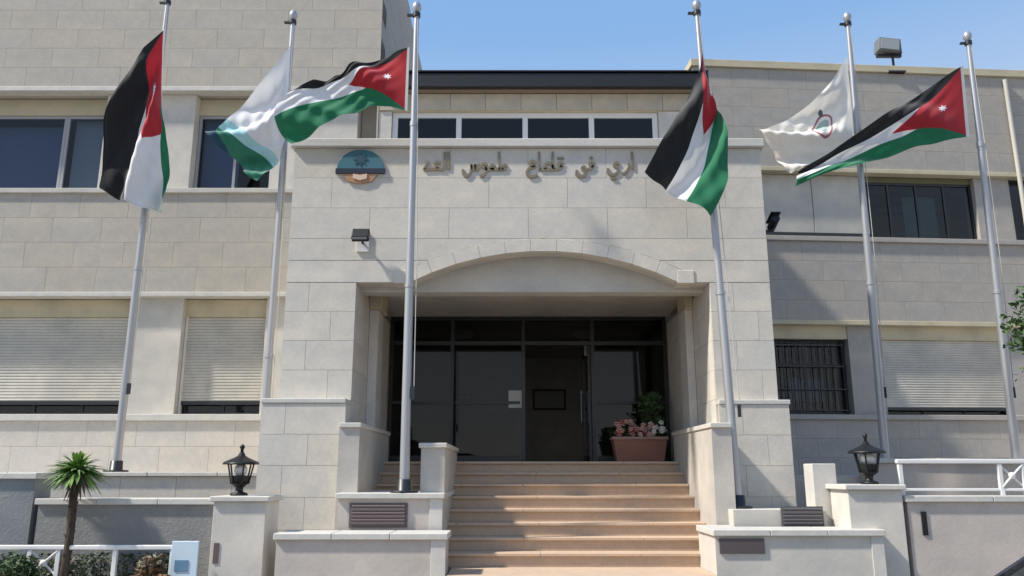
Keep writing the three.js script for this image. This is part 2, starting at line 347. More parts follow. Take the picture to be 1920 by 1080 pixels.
// ---------- terrace and entrance stairs ----------
const LAND = 2.152;
{
  const tl = struct(obj('terrace', [bx(-16, -3.2, 0, TERR - .06, 11.8, 14.02)], plaster));
  const cop = []; for (let i = 0; i < 12; i++) obj('coping_stone', rb(-15.2 + i, -15.2 + i + .99, TERR - .06, TERR, 11.72, 12.1, .01), trim, tl);
  clad(tl, -9.2, -3.2, .12, TERR - .062, 11.77, .8, .42, lightStone);
  const tr = struct(obj('terrace', [bx(3.7, 16, 0, TERR - .06, 11.8, 17.6)], pinkPlaster));
  const S = thing('entrance_stairs', 'broad tan stone stairs rising between portal pillars, half in shade', 'stairs', [.3, PAVE, -10.5]);
  const rise = (LAND - .89) / 8, x0 = -2.15, x1 = 2.488;
  obj('stair_core', [...Array(8)].map((_, i) => bx(x0, x1, .0, .89 + rise * (i + 1) - .034, 10.112 + i * .3, 14.1)), joint, S);
  for (let i = 0; i < 8; i++) {
    const y = .89 + rise * (i + 1), d = 10.1 + i * .3, last = i === 7;
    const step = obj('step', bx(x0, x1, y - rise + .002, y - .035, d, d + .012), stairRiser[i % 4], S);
    const cuts = [x0, x0 + 1.2 + (i % 3) * .12, x0 + 2.5 - (i % 2) * .2, x0 + 3.7 + (i % 3) * .1, x1];
    for (let k = 0; k < 4; k++) obj('tread', rb(cuts[k] + .002, cuts[k + 1] - .002, y - .035, y, d - .03, d + (last ? .82 : .305), .006), stairStones[(i + k * 3) % 4], step);
  }
  // lower flight and half landing
  obj('half_landing', rb(-.72, 2.25,   .84, .89, 8.98, 10.099, .006), stairStones[1], S);
  obj('stair_core', bx(-.72, 2.25, 0, .838, 9.02, 10.1), joint, S);
  const fl = thing('landing_floor', 'polished stone entrance landing at the top of the stairs', 'floor', [.3, LAND, -13.3]); fl.userData.kind = 'structure';
  for (let i = 0; i < 5; i++) for (let j = 0; j < 2; j++) obj('floor_tile', rb(x0 + i * .976 + .002, x0 + (i + 1) * .976 - .002, LAND - .034, LAND, 13.025 + j * .52, 13.54 + j * .52, .004), stairStones[(i * 3 + j) % 4], fl);
  // lower flight: short steps down to the pavement, in front of the half landing
  for (let i = 0; i < 4; i++) {
    const y = .89 - (i + 1) * .155, d = 8.98 - (i + 1) * .28;
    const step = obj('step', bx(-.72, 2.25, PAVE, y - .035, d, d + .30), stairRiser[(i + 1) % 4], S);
    obj('tread', rb(-.72, .77, y - .035, y, d - .03, d + .279, .006), stairStones[i % 4], step); obj('tread', rb(.774, 2.25, y - .035, y, d - .03, d + .279, .006), stairStones[(i + 2) % 4], step);
  }
}

// ---------- entrance portal ----------
const PD = 10.8, PX0 = -3.13, PX1 = 3.575, OX0 = -2.16, OX1 = 2.74;
{
  const B = thing('entrance_portal', 'projecting pale stone entrance portal with flat arch over the stairs', 'portal', [.22, PAVE, -PD]);
  for (const [a, b, inner] of [[PX0, OX0, 1], [OX1, PX1, -1]]) {
    const p = obj('pillar', bx(a + .032, b - .032, .0, 4.56, PD + .032, 13.97), portalJoint, B);
    clad(p, a, b, 2.94, 4.56, PD, .64, .405, portalStone);
    cladSide(p, inner > 0 ? b : a, inner, 2.15, 4.56, PD + .034, 13.95, .7, .402, portalStone);
    cladSide(p, inner > 0 ? a : b, -inner, 2.0, 6.5, PD + .034, 13.95, .7, .45, portalStone);
    // wider plinth
    const pj = inner > 0 ? .32 : .11, pl = obj('plinth', bx(a - (inner > 0 ? .12 : 0) + .031, b + (inner > 0 ? 0 : .1) - .031, 0, 2.87, PD - pj + .03, PD + .031), portalJoint, B);
    if (inner > 0) cladSide(pl, b, 1, .5, 2.87, PD - pj + .034, PD + .03, .6, .4, portalStone);
    clad(pl, a - (inner > 0 ? .12 : 0), b + (inner > 0 ? 0 : .1), .5, 2.87, PD - pj, .62, .40, portalStone);
    obj('plinth_cap', rb(a - (inner > 0 ? .14 : 0), b + (inner > 0 ? -.002 : .12), 2.872, 2.935, PD - pj - .015, PD + .03, .012), trim, pl);
  }
  // second order of the jambs with a small capital
  for (const [a, b] of [[OX0 + .002, OX0 + .14], [OX1 - .12, OX1 - .002]]) {
    const j = obj('jamb', rb(a, b, LAND, 4.40, 11.9, 12.38, .012), trim, B);
    obj('capital', rb(a, b + (a < 0 ? .05 : 0), 4.402, 4.69, 11.84, 12.44, .015), cream, j);
  }
  for (const [a, b, nm] of [[OX0 + .003, OX0 + .26, 0], [OX1 - .25, OX1 - .003, 1]]) {  // left wall of the pair is added to shade the steps
    const ck = obj('cheek_wall', bx(a, b, .05, 2.54, 10.13, 12.55), cheekStone, B);
    obj('cheek_cap', rb(a - (nm ? .02 : 0), b + (nm ? 0 : .02), 2.54, 2.60, 10.10, 12.57, .01), trim, ck);
  }
  // lintel with the arch cut into it
  const ax0 = -1.44, ax1 = 2.33, ac = (ax0 + ax1) / 2, half = (ax1 - ax0) / 2, risea = .46, R = (half * half + risea * risea) / (2 * risea), cy = 4.56 + risea - R;
  const th = Math.asin(half / R), s = new THREE.Shape();
  s.moveTo(PX0 + .032, 4.563); s.lineTo(ax0, 4.563); for (let i = 1; i < 24; i++) { const t = -th + 2 * th * i / 24; s.lineTo(ac + R * Math.sin(t), cy + R * Math.cos(t)); }
  s.lineTo(ax1, 4.563); s.lineTo(PX1 - .032, 4.563); s.lineTo(PX1 - .032, 6.55); s.lineTo(PX0 + .032, 6.55); s.closePath();
  const lint = obj('lintel', ext(s, .29).translate(0, 0, -PD - .322), portalJoint, B);
  // arch stones, slightly proud
  const NV = 11;
  for (let i = 0; i < NV; i++) {
    const t0 = -th + 2 * th * i / NV + .0012, t1 = -th + 2 * th * (i + 1) / NV - .0012, v = new THREE.Shape(), r0 = R - .004, r1 = R + .17;
    v.moveTo(ac + r0 * Math.sin(t0), cy + r0 * Math.cos(t0)); v.lineTo(ac + r0 * Math.sin(t1), cy + r0 * Math.cos(t1)); v.lineTo(ac + r1 * Math.sin(t1), cy + r1 * Math.cos(t1)); v.lineTo(ac + r1 * Math.sin(t0), cy + r1 * Math.cos(t0)); v.closePath();
    obj('arch_stone', ext(v, .10, .003).translate(0, 0, -PD - .092), portalStone[2], lint);
  }
  for (const [a, b] of [[ax0 - .20, ax0 + .035], [ax1 - .035, ax1 + .20]]) obj('impost', rb(a, b, 4.55, 4.735, PD - .014, PD + .3, .008), portalStone[2], lint);
  // face slabs above the arch: rows fitted round it
  const yTopArch = cy + R + .18; let rows = [[4.563, 4.88], [4.88, yTopArch]];
  for (const [a, b] of rows) {
    for (const sgn of [-1, 1]) {
      // solid run outside the arch ring at this row
      const rr2 = R + .176, yy = a; const xe = yy - cy < rr2 ? Math.sqrt(Math.max(0, rr2 * rr2 - (yy - cy) * (yy - cy))) : 0, xe1 = b - cy < rr2 ? Math.sqrt(Math.max(0, rr2 * rr2 - (b - cy) * (b - cy))) : 0;
      const edge0 = Math.min(xe, half + .18), edge1 = Math.min(xe1, edge0);
      const f = new THREE.Shape(), out = sgn < 0 ? PX0 : PX1;
      f.moveTo(out, a + .004); f.lineTo(ac + sgn * edge0 + sgn * .004, a + .004);
      for (let k = 1; k <= 10; k++) { const y = a + (b - a) * k / 10 - (k === 10 ? .004 : 0), q = Math.sqrt(Math.max(0, rr2 * rr2 - (y - cy) * (y - cy))); f.lineTo(ac + sgn * Math.min(q, edge0) + sgn * .004, y); }
      f.lineTo(out, b - .004); f.closePath();
      const g = ext(f, .03).translate(0, 0, -PD - .03);
      obj('stone_slab', g, portalStone[(a > 4.7 ? 1 : 0) + (sgn > 0 ? 1 : 0)], lint);
    }
  }
  clad(lint, PX0, PX1, yTopArch, 6.55, PD, 1.12, .45, portalStone);
  obj('coping', rb(PX0 - .05, PX1 + .05, 6.552, 6.68, PD - .07, PD + .35, .015), trim, B);
  obj('parapet_side', bx(PX0 + .032, PX0 + .3, 4.57, 6.55, PD + .33, 13.97), portalJoint, B); obj('parapet_side', bx(PX1 - .3, PX1 - .032, 4.57, 6.55, PD + .33, 13.97), portalJoint, B);
  obj('side_coping', rb(PX0 - .05, PX0 + .33, 6.552, 6.67, PD + .352, 13.98, .012), trim, B); obj('side_coping', [rb(PX1 - .33, PX1 + .05, 6.552, 6.67, PD + .352, 13.98, .012)], trim, B);
  // porch: beam behind the arch, ceiling, roof deck
  obj('beam', rb(OX0 - .02, OX1 + .02, 4.50, 5.9, 11.125, 11.42, .01), porchPlaster, B);
  obj('porch_ceiling', bx(OX0 - .03, OX1 + .03, 4.70, 4.85, 11.422, 14.3), porchPlaster, B);
  obj('porch_roof', bx(PX0 + .305, PX1 - .305, 5.9, 6.05, PD + .33, 13.97), plaster, B);
}

// ---------- inscription, emblem, floodlight on the portal ----------
function ribbon(pts, w, closed = false) {
  const c = new THREE.CatmullRomCurve3(pts.map(p => V(p[0], p[1], 0)), closed, 'catmullrom', .5), n = Math.max(8, pts.length * 5), L = [], Rr = [];
  for (let i = 0; i <= n; i++) { const p = c.getPoint(i / n), t = c.getTangent(i / n), k = w * (.75 + .3 * Math.abs(t.x)); L.push([p.x - t.y * k / 2, p.y + t.x * k / 2]); Rr.push([p.x + t.y * k / 2, p.y - t.x * k / 2]); }
  const pos = [], idx = [], zf = .016;
  for (let i = 0; i <= n; i++) { pos.push(L[i][0], L[i][1], zf, Rr[i][0], Rr[i][1], zf, L[i][0], L[i][1], 0, Rr[i][0], Rr[i][1], 0); if (i) { const a = (i - 1) * 4, b = i * 4; idx.push(a, a + 1, b + 1, a, b + 1, b, a, b, b + 2, a, b + 2, a + 2, a + 1, a + 3, b + 3, a + 1, b + 3, b + 1); } }
  idx.push(0, 2, 3, 0, 3, 1); const e = n * 4; idx.push(e, e + 1, e + 3, e, e + 3, e + 2);
  const g = new THREE.BufferGeometry(); g.setAttribute('position', new THREE.Float32BufferAttribute(pos, 3)); g.setIndex(idx);
  const f = g.toNonIndexed(); f.computeVertexNormals(); f.setAttribute('uv', new THREE.Float32BufferAttribute(new Float32Array(f.attributes.position.count * 2), 2)); return f;
}
{
  const circ = (x, y, r) => [...Array(8)].map((_, i) => [x + r * Math.cos(i * .785), y + r * Math.sin(i * .785)]);
  const dot = (x, y) => [[x - .045, y - .045], [x + .045, y + .045]];
  const words = [
    [1.35, [[[1.3, 0], [1.3, .5], [1.28, .95]], [[1.1, .95], [1.1, .4], [1.06, .03], [.9, 0], [.72, .02], [.5, 0], [.3, 0], [.08, .0], [.14, .12], [.27, .42]], [[.88, .36], [.72, .38], [.6, .28], [.78, .05]]]],
    [2.25, [[...[circ(2.1, .12, .11)]], [[2.05, .02], [1.95, 0], [1.85, .02], [1.84, .5], [1.83, .95]], [[1.86, .02], [1.6, 0], [1.25, 0], [1.12, .06]], circ(1.5, .13, .1), circ(1.08, .2, .1), [[1.17, .16], [1.17, -.12], [1.02, -.32], [.86, -.38]], [[.8, .32], [.79, .05], [.68, 0], [.62, .27], [.6, .03], [.5, 0], [.44, .25], [.42, 0], [.37, -.22], [.2, -.36], [.05, -.26], [0, 0]]].flatMap(a => Array.isArray(a[0][0]) ? a : [a])],
    [2.15, [circ(2.0, .28, .11), [[2.08, .2], [1.98, .05], [1.75, 0], [1.3, 0], [1.0, 0], [.94, .1], [.93, .95]], [[1.68, .02], [1.5, .32], [1.3, .32], [1.2, .14], [1.28, .02]], [[1.62, .95], [1.6, .5], [1.6, .05]], [[.76, .33], [.6, .44], [.46, .34], [.52, .2], [.72, .15], [.44, .05], [.3, -.18], [.42, -.38], [.66, -.38], [.84, -.28]], dot(1.92, .6), dot(2.1, .6)]],
    [.95, [circ(.76, .28, .11), [[.85, .2], [.72, .04], [.5, 0], [.38, .12], [.26, .08], [.34, -.08], [.46, -.22], [.22, -.38], [-.02, -.28], [0, -.04]], dot(.74, .62)]],
    [1.3, [[[1.2, 0], [1.2, .5], [1.18, .95]], [[1.0, .34], [1.0, .1], [.86, -.15], [.68, -.26]], [[.52, .28], [.36, .34], [.26, .2], [.44, .06], [.44, -.14], [.2, -.3], [-.04, -.2], [-.05, .06]], dot(.14, -.5), dot(.3, -.5)]],
  ];
  const I = thing('wall_inscription', 'raised bronze Arabic lettering across the portal above the arch', 'lettering', [.4, 6.2, -PD + .004]);
  const U = .285; let x = -1.28;
  for (const [w, strokes] of words) {
    for (const p of strokes) obj('letter_stroke', ribbon(p.map(q => [x + q[0] * U, 6.225 + q[1] * U]), .043, false).translate(0, 0, -PD + .002), bronze, I);
    x += w * U + .19;
  }
  // round emblem
  const c = V(-2.17, 6.23, -PD), E = thing('wall_emblem', 'round emblem with teal dome above tan base on the portal', 'emblem', [c.x, c.y, c.z]);
  const r = .36, disc = new THREE.CylinderGeometry(r, r, .04, 40).rotateX(Math.PI / 2).translate(c.x, c.y, c.z + .022);
  const half = (r0, y0, y1, z) => { const s = new THREE.Shape(); for (let i = 0; i <= 24; i++) { const t = Math.PI * i / 24; s[i ? 'lineTo' : 'moveTo'](r0 * Math.cos(t), y0 + (y1 - y0) * Math.sin(t)); } s.closePath(); return ext(s, .02, .003).translate(c.x, c.y, c.z + z); };
  obj('dome', half(.335, .0, .29, .004), M([.055, .16, .21], { roughness: .4 }), E);
  obj('dome_band', ext((() => { const s = new THREE.Shape(); s.moveTo(-.35, -.07); s.lineTo(.35, -.07); s.lineTo(.35, .0); s.lineTo(-.35, .0); s.closePath(); return s; })(), .03, .003).translate(c.x, c.y, c.z + .004), M([.02, .025, .05], { roughness: .4 }), E);
  obj('dome_star', ext((() => { const s = new THREE.Shape(); for (let i = 0; i < 16; i++) { const t = i * Math.PI / 8, q = i % 2 ? .05 : .11; s[i ? 'lineTo' : 'moveTo'](q * Math.cos(t), .14 + q * Math.sin(t)); } s.closePath(); return s; })(), .008).translate(c.x, c.y, c.z + .028), M([.03, .08, .12]), E);
  obj('emblem_base', ext((() => { const s = new THREE.Shape(); s.moveTo(-.25, -.078); s.lineTo(.25, -.078); s.lineTo(.17, -.19); s.lineTo(.0, -.225); s.lineTo(-.17, -.19); s.closePath(); return s; })(), .02, .003).translate(c.x, c.y, c.z + .004), M([.40, .22, .12], { roughness: .5 }), E);
  obj('open_book', ext((() => { const s = new THREE.Shape(); s.moveTo(0, -.18); s.lineTo(.10, -.15); s.lineTo(.10, -.08); s.lineTo(0, -.10); s.lineTo(-.10, -.08); s.lineTo(-.10, -.15); s.closePath(); return s; })(), .012).translate(c.x, c.y, c.z + .028), M([.68, .50, .40]), E);
  // wall floodlight
  const f = at(681, 455, PD), F = thing('wall_floodlight', 'small dark floodlight fixed to portal below the emblem', 'floodlight', [f.x, f.y, f.z]);
  obj('wall_plate', rb(f.x - .09, f.x + .09, f.y - .14, f.y + .14, PD - .03, PD - .001, .006), whiteAlu, F);
  obj('bracket', [cyl(.018, .018, V(f.x, f.y - .02, f.z), V(f.x, f.y + .02, f.z + .16), 8)], blackMetal, F);
  const hd = obj('lamp_housing', new RoundedBoxGeometry(.24, .17, .1, 2, .015).rotateX(-.5).translate(f.x, f.y + .05, f.z + .2), blackMetal, F);
  obj('lamp_glass', new RoundedBoxGeometry(.2, .13, .02, 2, .005).rotateX(-.5).translate(f.x, f.y + .025, f.z + .25), M([.12, .12, .13], { roughness: .1 }), hd);
}

// ---------- entrance glazing and hall ----------
{
  const D = 14.0, G = thing('entrance_glazing', 'dark framed glass entrance wall with an open door', 'entrance', [.3, LAND, -D]);
  const xs = [OX0 + .01, -1.05, .2, 1.42, OX1 - .01], yt = 4.22;
  obj('frame', [bx(xs[0], xs[4], 4.63, 4.695, D, D + .09), bx(xs[0], xs[4], yt - .035, yt + .035, D, D + .09), ...xs.map((x, i) => bx(x + (i === 4 ? -.06 : i === 0 ? 0 : -.03), x + (i === 0 ? .06 : i === 4 ? 0 : .03), LAND + .001, 4.63, D + .003, D + .087))], darkAlu, G);
  const pane = (x0, x1, y0, y1) => obj('pane', new THREE.PlaneGeometry(x1 - x0, y1 - y0).translate((x0 + x1) / 2, (y0 + y1) / 2, -D - .045), darkGlass, G);
  for (let i = 0; i < 4; i++) { pane(xs[i] + .03, xs[i + 1] - .03, yt + .03, 4.64); if (i !== 2) { pane(xs[i] + .03, xs[i + 1] - .03, LAND + .05, yt - .03); obj('rail', bx(xs[i] + .061, xs[i + 1] - .061, LAND + .02, LAND + .12, D + .01, D + .08), darkAlu, G); obj('rail', bx(xs[i] + .061, xs[i + 1] - .061, 3.15, 3.2, D + .01, D + .08), darkAlu, G); } }
  const dr = obj('door', [bx(1.34, 1.385, LAND + .02, yt - .05, D + .1, D + .17), bx(1.34, 1.385, LAND + .02, yt - .05, D + 1.13, D + 1.2), bx(1.34, 1.385, LAND + .02, LAND + .12, D + .17, D + 1.13), bx(1.34, 1.385, yt - .13, yt - .05, D + .17, D + 1.13)], darkAlu, G);
  obj('handle', [cyl(.014, .014, V(1.30, 2.9, -D - 1.1), V(1.30, 3.5, -D - 1.1), 8), cyl(.01, .01, V(1.30, 2.95, -D - 1.1), V(1.35, 2.95, -D - 1.1), 6), cyl(.01, .01, V(1.30, 3.45, -D - 1.1), V(1.35, 3.45, -D - 1.1), 6)], steel, dr);
  obj('pane', new THREE.PlaneGeometry(.96, yt - LAND - .28).rotateY(Math.PI / 2).translate(1.362, (yt + LAND) / 2, -D - .65), darkGlass, dr);
  const n1 = at(966, 748, D - .01); tag(obj('paper_notice', new THREE.BoxGeometry(.23, .3, .004).translate(n1.x, n1.y, -D + .002 - .03), M([.5, .5, .48])), 'white paper notice taped to the entrance glass', 'notice');
  const n2 = at(1112, 655, D + .4); tag(obj('exit_plate', rb(n2.x - .16, n2.x + .16, n2.y - .12, n2.y + .1, D + .38, D + .40, .005), M([.45, .46, .44])), 'pale plate hanging inside above the open door', 'plate');
  const H = struct(obj('entrance_hall', [bx(OX0 - .3, OX0 - .01, LAND - .2, 4.9, D + .1, 19.6), bx(OX1 + .01, OX1 + .3, LAND - .2, 4.9, D + .1, 19.6), bx(OX0, OX1, LAND - .2, 4.9, 19.4, 19.6)], innerWall));
  struct(obj('hall_floor', bx(OX0, OX1, LAND - .2, LAND - .004, D + .07, 19.4), innerFloor)); struct(obj('hall_ceiling', bx(OX0, OX1, 4.71, 4.95, D + .31, 19.4), innerWall));
  const dk = thing('reception_desk', 'dark reception desk inside the entrance hall', 'desk', [-.8, LAND, -17]);
  obj('desk_front', rb(-1.8, .1, LAND, LAND + 1.05, 16.9, 17.0, .01), M([.05, .035, .025], { roughness: .5 }), dk); obj('desk_top', rb(-1.86, .16, LAND + 1.05, LAND + 1.1, 16.8, 17.5, .01), M([.12, .10, .09], { roughness: .4 }), dk);
  for (const [px, py, d] of [[868, 634, 15.6], [1095, 632, 15.6]]) {
    const p = at(px, py, d); tag(obj('ceiling_lamp', lathe([[0, 0], [.12, .015], [.19, .06], [.21, .11], [.21, .16], [0, .161]], V(p.x, 4.71 - .162, p.z)), M([.75, .75, .72], { roughness: .4 })), px < 960 ? 'round white ceiling lamp above the reception desk' : 'round white ceiling lamp beside the open door', 'ceiling lamp', 'lamps on the hall ceiling');
  }
  for (const [x, y, w, h] of [[-1.2, 3.5, .5, .7], [.9, 3.7, .8, .5]]) {
    const b = thing('notice_board', w < .6 ? 'tall framed picture on the hall back wall' : 'wide framed picture on the hall back wall', 'picture', [x, y, -19.39]);
    obj('picture_frame', bx(x - w / 2, x + w / 2, y - h / 2, y + h / 2, 19.36, 19.395), M([.1, .07, .04]), b); obj('picture_sheet', bx(x - w / 2 + .05, x + w / 2 - .05, y - h / 2 + .05, y + h / 2 - .05, 19.352, 19.362), M([.42, .42, .38]), b);
  }
}

// ---------- foliage ----------
function leafGeo(list, s0, s1, cols) {         // list of points -> small bent leaves
  const pos = [], nor = [], col = [], idx = [], uv = []; let k = 0; const q = new THREE.Quaternion(), e = new THREE.Euler();
  for (const p of list) {
    const s = rr(s0, s1), w = s * rr(.32, .5), c = cols[Math.floor(rnd() * cols.length)], br = rr(.75, 1.2);
    e.set(rr(-1.2, 1.2), rr(0, 6.28), rr(-.9, .9)); q.setFromEuler(e);
    const vs = [[0, 0, -s / 2], [w / 2, s * .08, -.05 * s], [0, -s * .05, s / 2], [-w / 2, s * .08, -.05 * s]].map(a => V(...a).applyQuaternion(q));
    const n = V(0, 1, 0).applyQuaternion(q);
    for (const v of vs) { pos.push(p.x + v.x, p.y + v.y, p.z + v.z); nor.push(n.x, n.y, n.z); col.push(c[0] * br, c[1] * br, c[2] * br); uv.push(0, 0); }
    idx.push(k, k + 2, k + 1, k, k + 3, k + 2); k += 4;
  }
  const g = new THREE.BufferGeometry(); g.setAttribute('position', new THREE.Float32BufferAttribute(pos, 3)); g.setAttribute('normal', new THREE.Float32BufferAttribute(nor, 3)); g.setAttribute('color', new THREE.Float32BufferAttribute(col, 3)); g.setAttribute('uv', new THREE.Float32BufferAttribute(uv, 2)); g.setIndex(idx); return g;
}
const leafMat = new THREE.MeshPhysicalMaterial({ vertexColors: true, roughness: .6, transmission: .3, thickness: 0, side: THREE.DoubleSide });
const bark = M([.09, .065, .045], { map: roughMap, bumpMap: stoneBump, bumpScale: .01, roughness: .95 });
function clumpPts(c, rx, ry, rz, nClump, per, spread) {
  const out = [];
  for (let i = 0; i < nClump; i++) {
    const u = rr(-1, 1), t = rr(0, 6.28), r = Math.cbrt(rr(.15, 1)), s = Math.sqrt(1 - u * u), q = V(c.x + rx * r * s * Math.cos(t), c.y + ry * r * u, c.z + rz * r * s * Math.sin(t));
    for (let j = 0; j < per; j++) { const g = () => (rnd() + rnd() + rnd() - 1.5) * spread; out.push(V(q.x + g(), q.y + g() * .8, q.z + g())); }
  }
  return out;
}
{ // young palm in front of the low wall
  const b = at(131, 1010, 9.36), c = at(146, 876, 9.36), T = thing('young_palm', 'young palm with spiky bright green crown before the low grey wall', 'palm', [b.x, PAVE, b.z]);
  const pts = [V(b.x, PAVE, b.z), V(b.x - .03, .7, b.z), V(b.x + .0, 1.3, b.z + .01), V(c.x - .02, c.y - .12, c.z)];
  const tr = obj('trunk', tube(pts, .045, 24, 9), bark, T);
  const husk = []; for (let i = 0; i < 34; i++) { const t = i * 2.4, y = .5 + i * .04, q = new THREE.CatmullRomCurve3(pts).getPoint(Math.min(1, (y - PAVE) / (c.y - PAVE - .1))); husk.push(new THREE.ConeGeometry(.02, .07, 5).rotateZ(-.5).rotateY(t).translate(q.x + .042 * Math.cos(t), y, q.z - .042 * Math.sin(t))); }
  obj('husk', husk, bark, tr);
  const blade = (n, el0, el1, l0, l1, cols, droop) => {
    const pos = [], col = [], idx = []; let k = 0;
    for (let i = 0; i < n; i++) {
      const az = i * 2.39996 + rr(-.2, .2), el = rr(el0, el1), L = rr(l0, l1), w = rr(.014, .024), cc = cols[Math.floor(rnd() * cols.length)], br = rr(.8, 1.25);
      const side = V(-Math.sin(az), 0, Math.cos(az));
      for (let j = 0; j <= 5; j++) {
        const t = j / 5, r = L * t * Math.cos(el), y = L * t * Math.sin(el) - droop * L * t * t, ww = w * (j === 5 ? .08 : 1 - .55 * t * t), p = V(c.x + r * Math.cos(az), c.y - .05 + y, c.z + r * Math.sin(az));
        for (const q of [-1, 0, 1]) { pos.push(p.x + side.x * ww * q, p.y + (q ? ww * .45 : 0), p.z + side.z * ww * q); col.push(cc[0] * br, cc[1] * br, cc[2] * br); }
        if (j) { const a2 = k - 3; idx.push(a2, a2 + 1, k + 1, a2, k + 1, k, a2 + 1, a2 + 2, k + 2, a2 + 1, k + 2, k + 1); } k += 3;
      }
    }
    const g = new THREE.BufferGeometry(); g.setAttribute('position', new THREE.Float32BufferAttribute(pos, 3)); g.setAttribute('color', new THREE.Float32BufferAttribute(col, 3)); g.setAttribute('uv', new THREE.Float32BufferAttribute(new Float32Array(pos.length / 3 * 2), 2)); g.setIndex(idx); g.computeVertexNormals(); return g;
  };
  obj('crown', blade(240, -.4, 1.5, .22, .40, [[.13, .26, .04], [.18, .32, .055], [.08, .18, .03]], .36), leafMat, T);
  obj('dry_leaves', blade(46, -1.3, -.2, .18, .32, [[.09, .075, .035], [.06, .06, .025], [.12, .10, .05]], .2), leafMat, T);
}
{ // shrub behind the parked car
  const b = at(30, 1060, 9.15), T = thing('shrub', 'bushy loose green shrub growing before the white railing', 'shrub', [b.x, PAVE, b.z]);
  const st = []; for (let i = 0; i < 10; i++) { const t = i * .63, a = .35 * rr(.4, 1); st.push(tube([V(b.x, PAVE, b.z), V(b.x + a * .5 * Math.cos(t), .5, b.z + .1 * Math.sin(t)), V(b.x + a * Math.cos(t), rr(.8, 1.1), b.z + .12 * Math.sin(t))], .01, 8, 5)); }
  obj('stem', st, bark, T);
  obj('foliage', leafGeo(clumpPts(V(b.x, .70, b.z), .24, .44, .13, 70, 26, .09), .05, .1, [[.04, .10, .02], [.07, .14, .03], [.10, .16, .06], [.03, .07, .015]]), leafMat, T);
}
{ // tree reaching in beside the shaded block
  const B = V(6.95, PAVE, -9.45), T = thing('street_tree', 'leafy street tree reaching over the wall beside the shaded block', 'tree', [B.x, B.y, B.z]);
  const tr = obj('trunk', [cyl(.11, .085, V(B.x, PAVE, B.z), V(B.x - .05, 1.7, B.z), 12), cyl(.085, .06, V(B.x - .05, 1.68, B.z), V(B.x + .1, 3.0, B.z - .05), 12), cyl(.06, .03, V(B.x + .1, 2.98, B.z - .05), V(B.x + .05, 4.2, B.z), 10)], bark, T);
  const L = []; for (const [dx, dy, dz] of [[-.6, 3.5, .2], [.7, 3.7, -.3], [.2, 4.4, .5], [-.4, 4.3, -.3], [.5, 3.0, .5], [-.45, 3.1, -.2]]) L.push(tube([V(B.x, 2.4, B.z), V(B.x + dx * .5, (2.4 + dy) / 2 + .15, B.z + dz * .5), V(B.x + dx, dy, B.z + dz)], .022, 10, 6));
  obj('limb', L, bark, tr);
  obj('crown', leafGeo(clumpPts(V(B.x + .15, 3.65, B.z), .95, .95, .95, 170, 40, .17), .06, .13, [[.05, .12, .025], [.08, .17, .04], [.035, .085, .02], [.11, .19, .06]]), leafMat, T);
}

// ---------- planter with flowers on the landing ----------
{
  const c = V(2.05, LAND, -13.15), T = thing('flower_trough', 'terracotta trough of pink and white flowers on the entrance landing', 'planter', [c.x, c.y, c.z]);
  const s = new THREE.Shape(); s.moveTo(-.36, 0); s.lineTo(.36, 0); s.lineTo(.42, .34); s.lineTo(-.42, .34); s.closePath();
  obj('trough', ext(s, .3, .015).translate(c.x, c.y + .016, c.z - .15), M([.38, .17, .12], { map: plasterMap }), T);
  obj('rim', rb(c.x - .45, c.x + .45, c.y + .35, c.y + .40, -c.z - .19, -c.z + .19, .012), M([.48, .30, .24], { map: plasterMap }), T);
  obj('foliage', leafGeo(clumpPts(V(c.x, c.y + .47, c.z), .46, .13, .16, 40, 24, .07), .05, .09, [[.03, .08, .02], [.05, .11, .03]]), leafMat, T);
  for (const [col, n, x0, x1] of [[[.42, .12, .10], 12, -.4, .2], [[.60, .36, .32], 40, -.38, .25], [[.78, .74, .70], 24, .12, .42]]) {
    const gs = []; for (let i = 0; i < n; i++) { const p = V(c.x + rr(x0, x1), c.y + .5 + rr(-.08, .14), c.z + rr(.0, .2)), a = rr(0, 6), tilt = rr(-.6, .6); for (let k = 0; k < 5; k++) { const t = a + k * 1.2566; gs.push(new THREE.SphereGeometry(.026, 6, 4).scale(1, .45, .8).rotateZ(tilt).translate(p.x + .024 * Math.cos(t), p.y + .024 * Math.sin(t), p.z)); } }
    const bl = obj('blossom', gs, M(col, { roughness: .8 }), T); bl.userData.kind = 'stuff';
  }
}

{
  const c = V(2.36, LAND, -13.62), T = thing('potted_plant', 'leafy potted plant in the porch corner behind the trough', 'potted plant', [c.x, c.y, c.z]);
  obj('pot', lathe([[0, 0], [.14, 0], [.19, .32], [.21, .34], [.21, .38], [.17, .38], [.16, .33], [0, .33]], c, 20), M([.30, .28, .25], { map: plasterMap }), T);
  const st = []; for (let i = 0; i < 5; i++) { const t = i * 1.26; st.push(tube([V(c.x, c.y + .3, c.z), V(c.x + .07 * Math.cos(t), c.y + .65, c.z + .07 * Math.sin(t)), V(c.x + .13 * Math.cos(t), c.y + 1.05, c.z + .12 * Math.sin(t))], .011, 10, 5)); }
  obj('stem', st, bark, T);
  obj('foliage', leafGeo(clumpPts(V(c.x, c.y + .85, c.z), .17, .34, .15, 34, 14, .1), .07, .13, [[.05, .12, .03], [.07, .15, .04], [.09, .16, .05]]), leafMat, T);
}

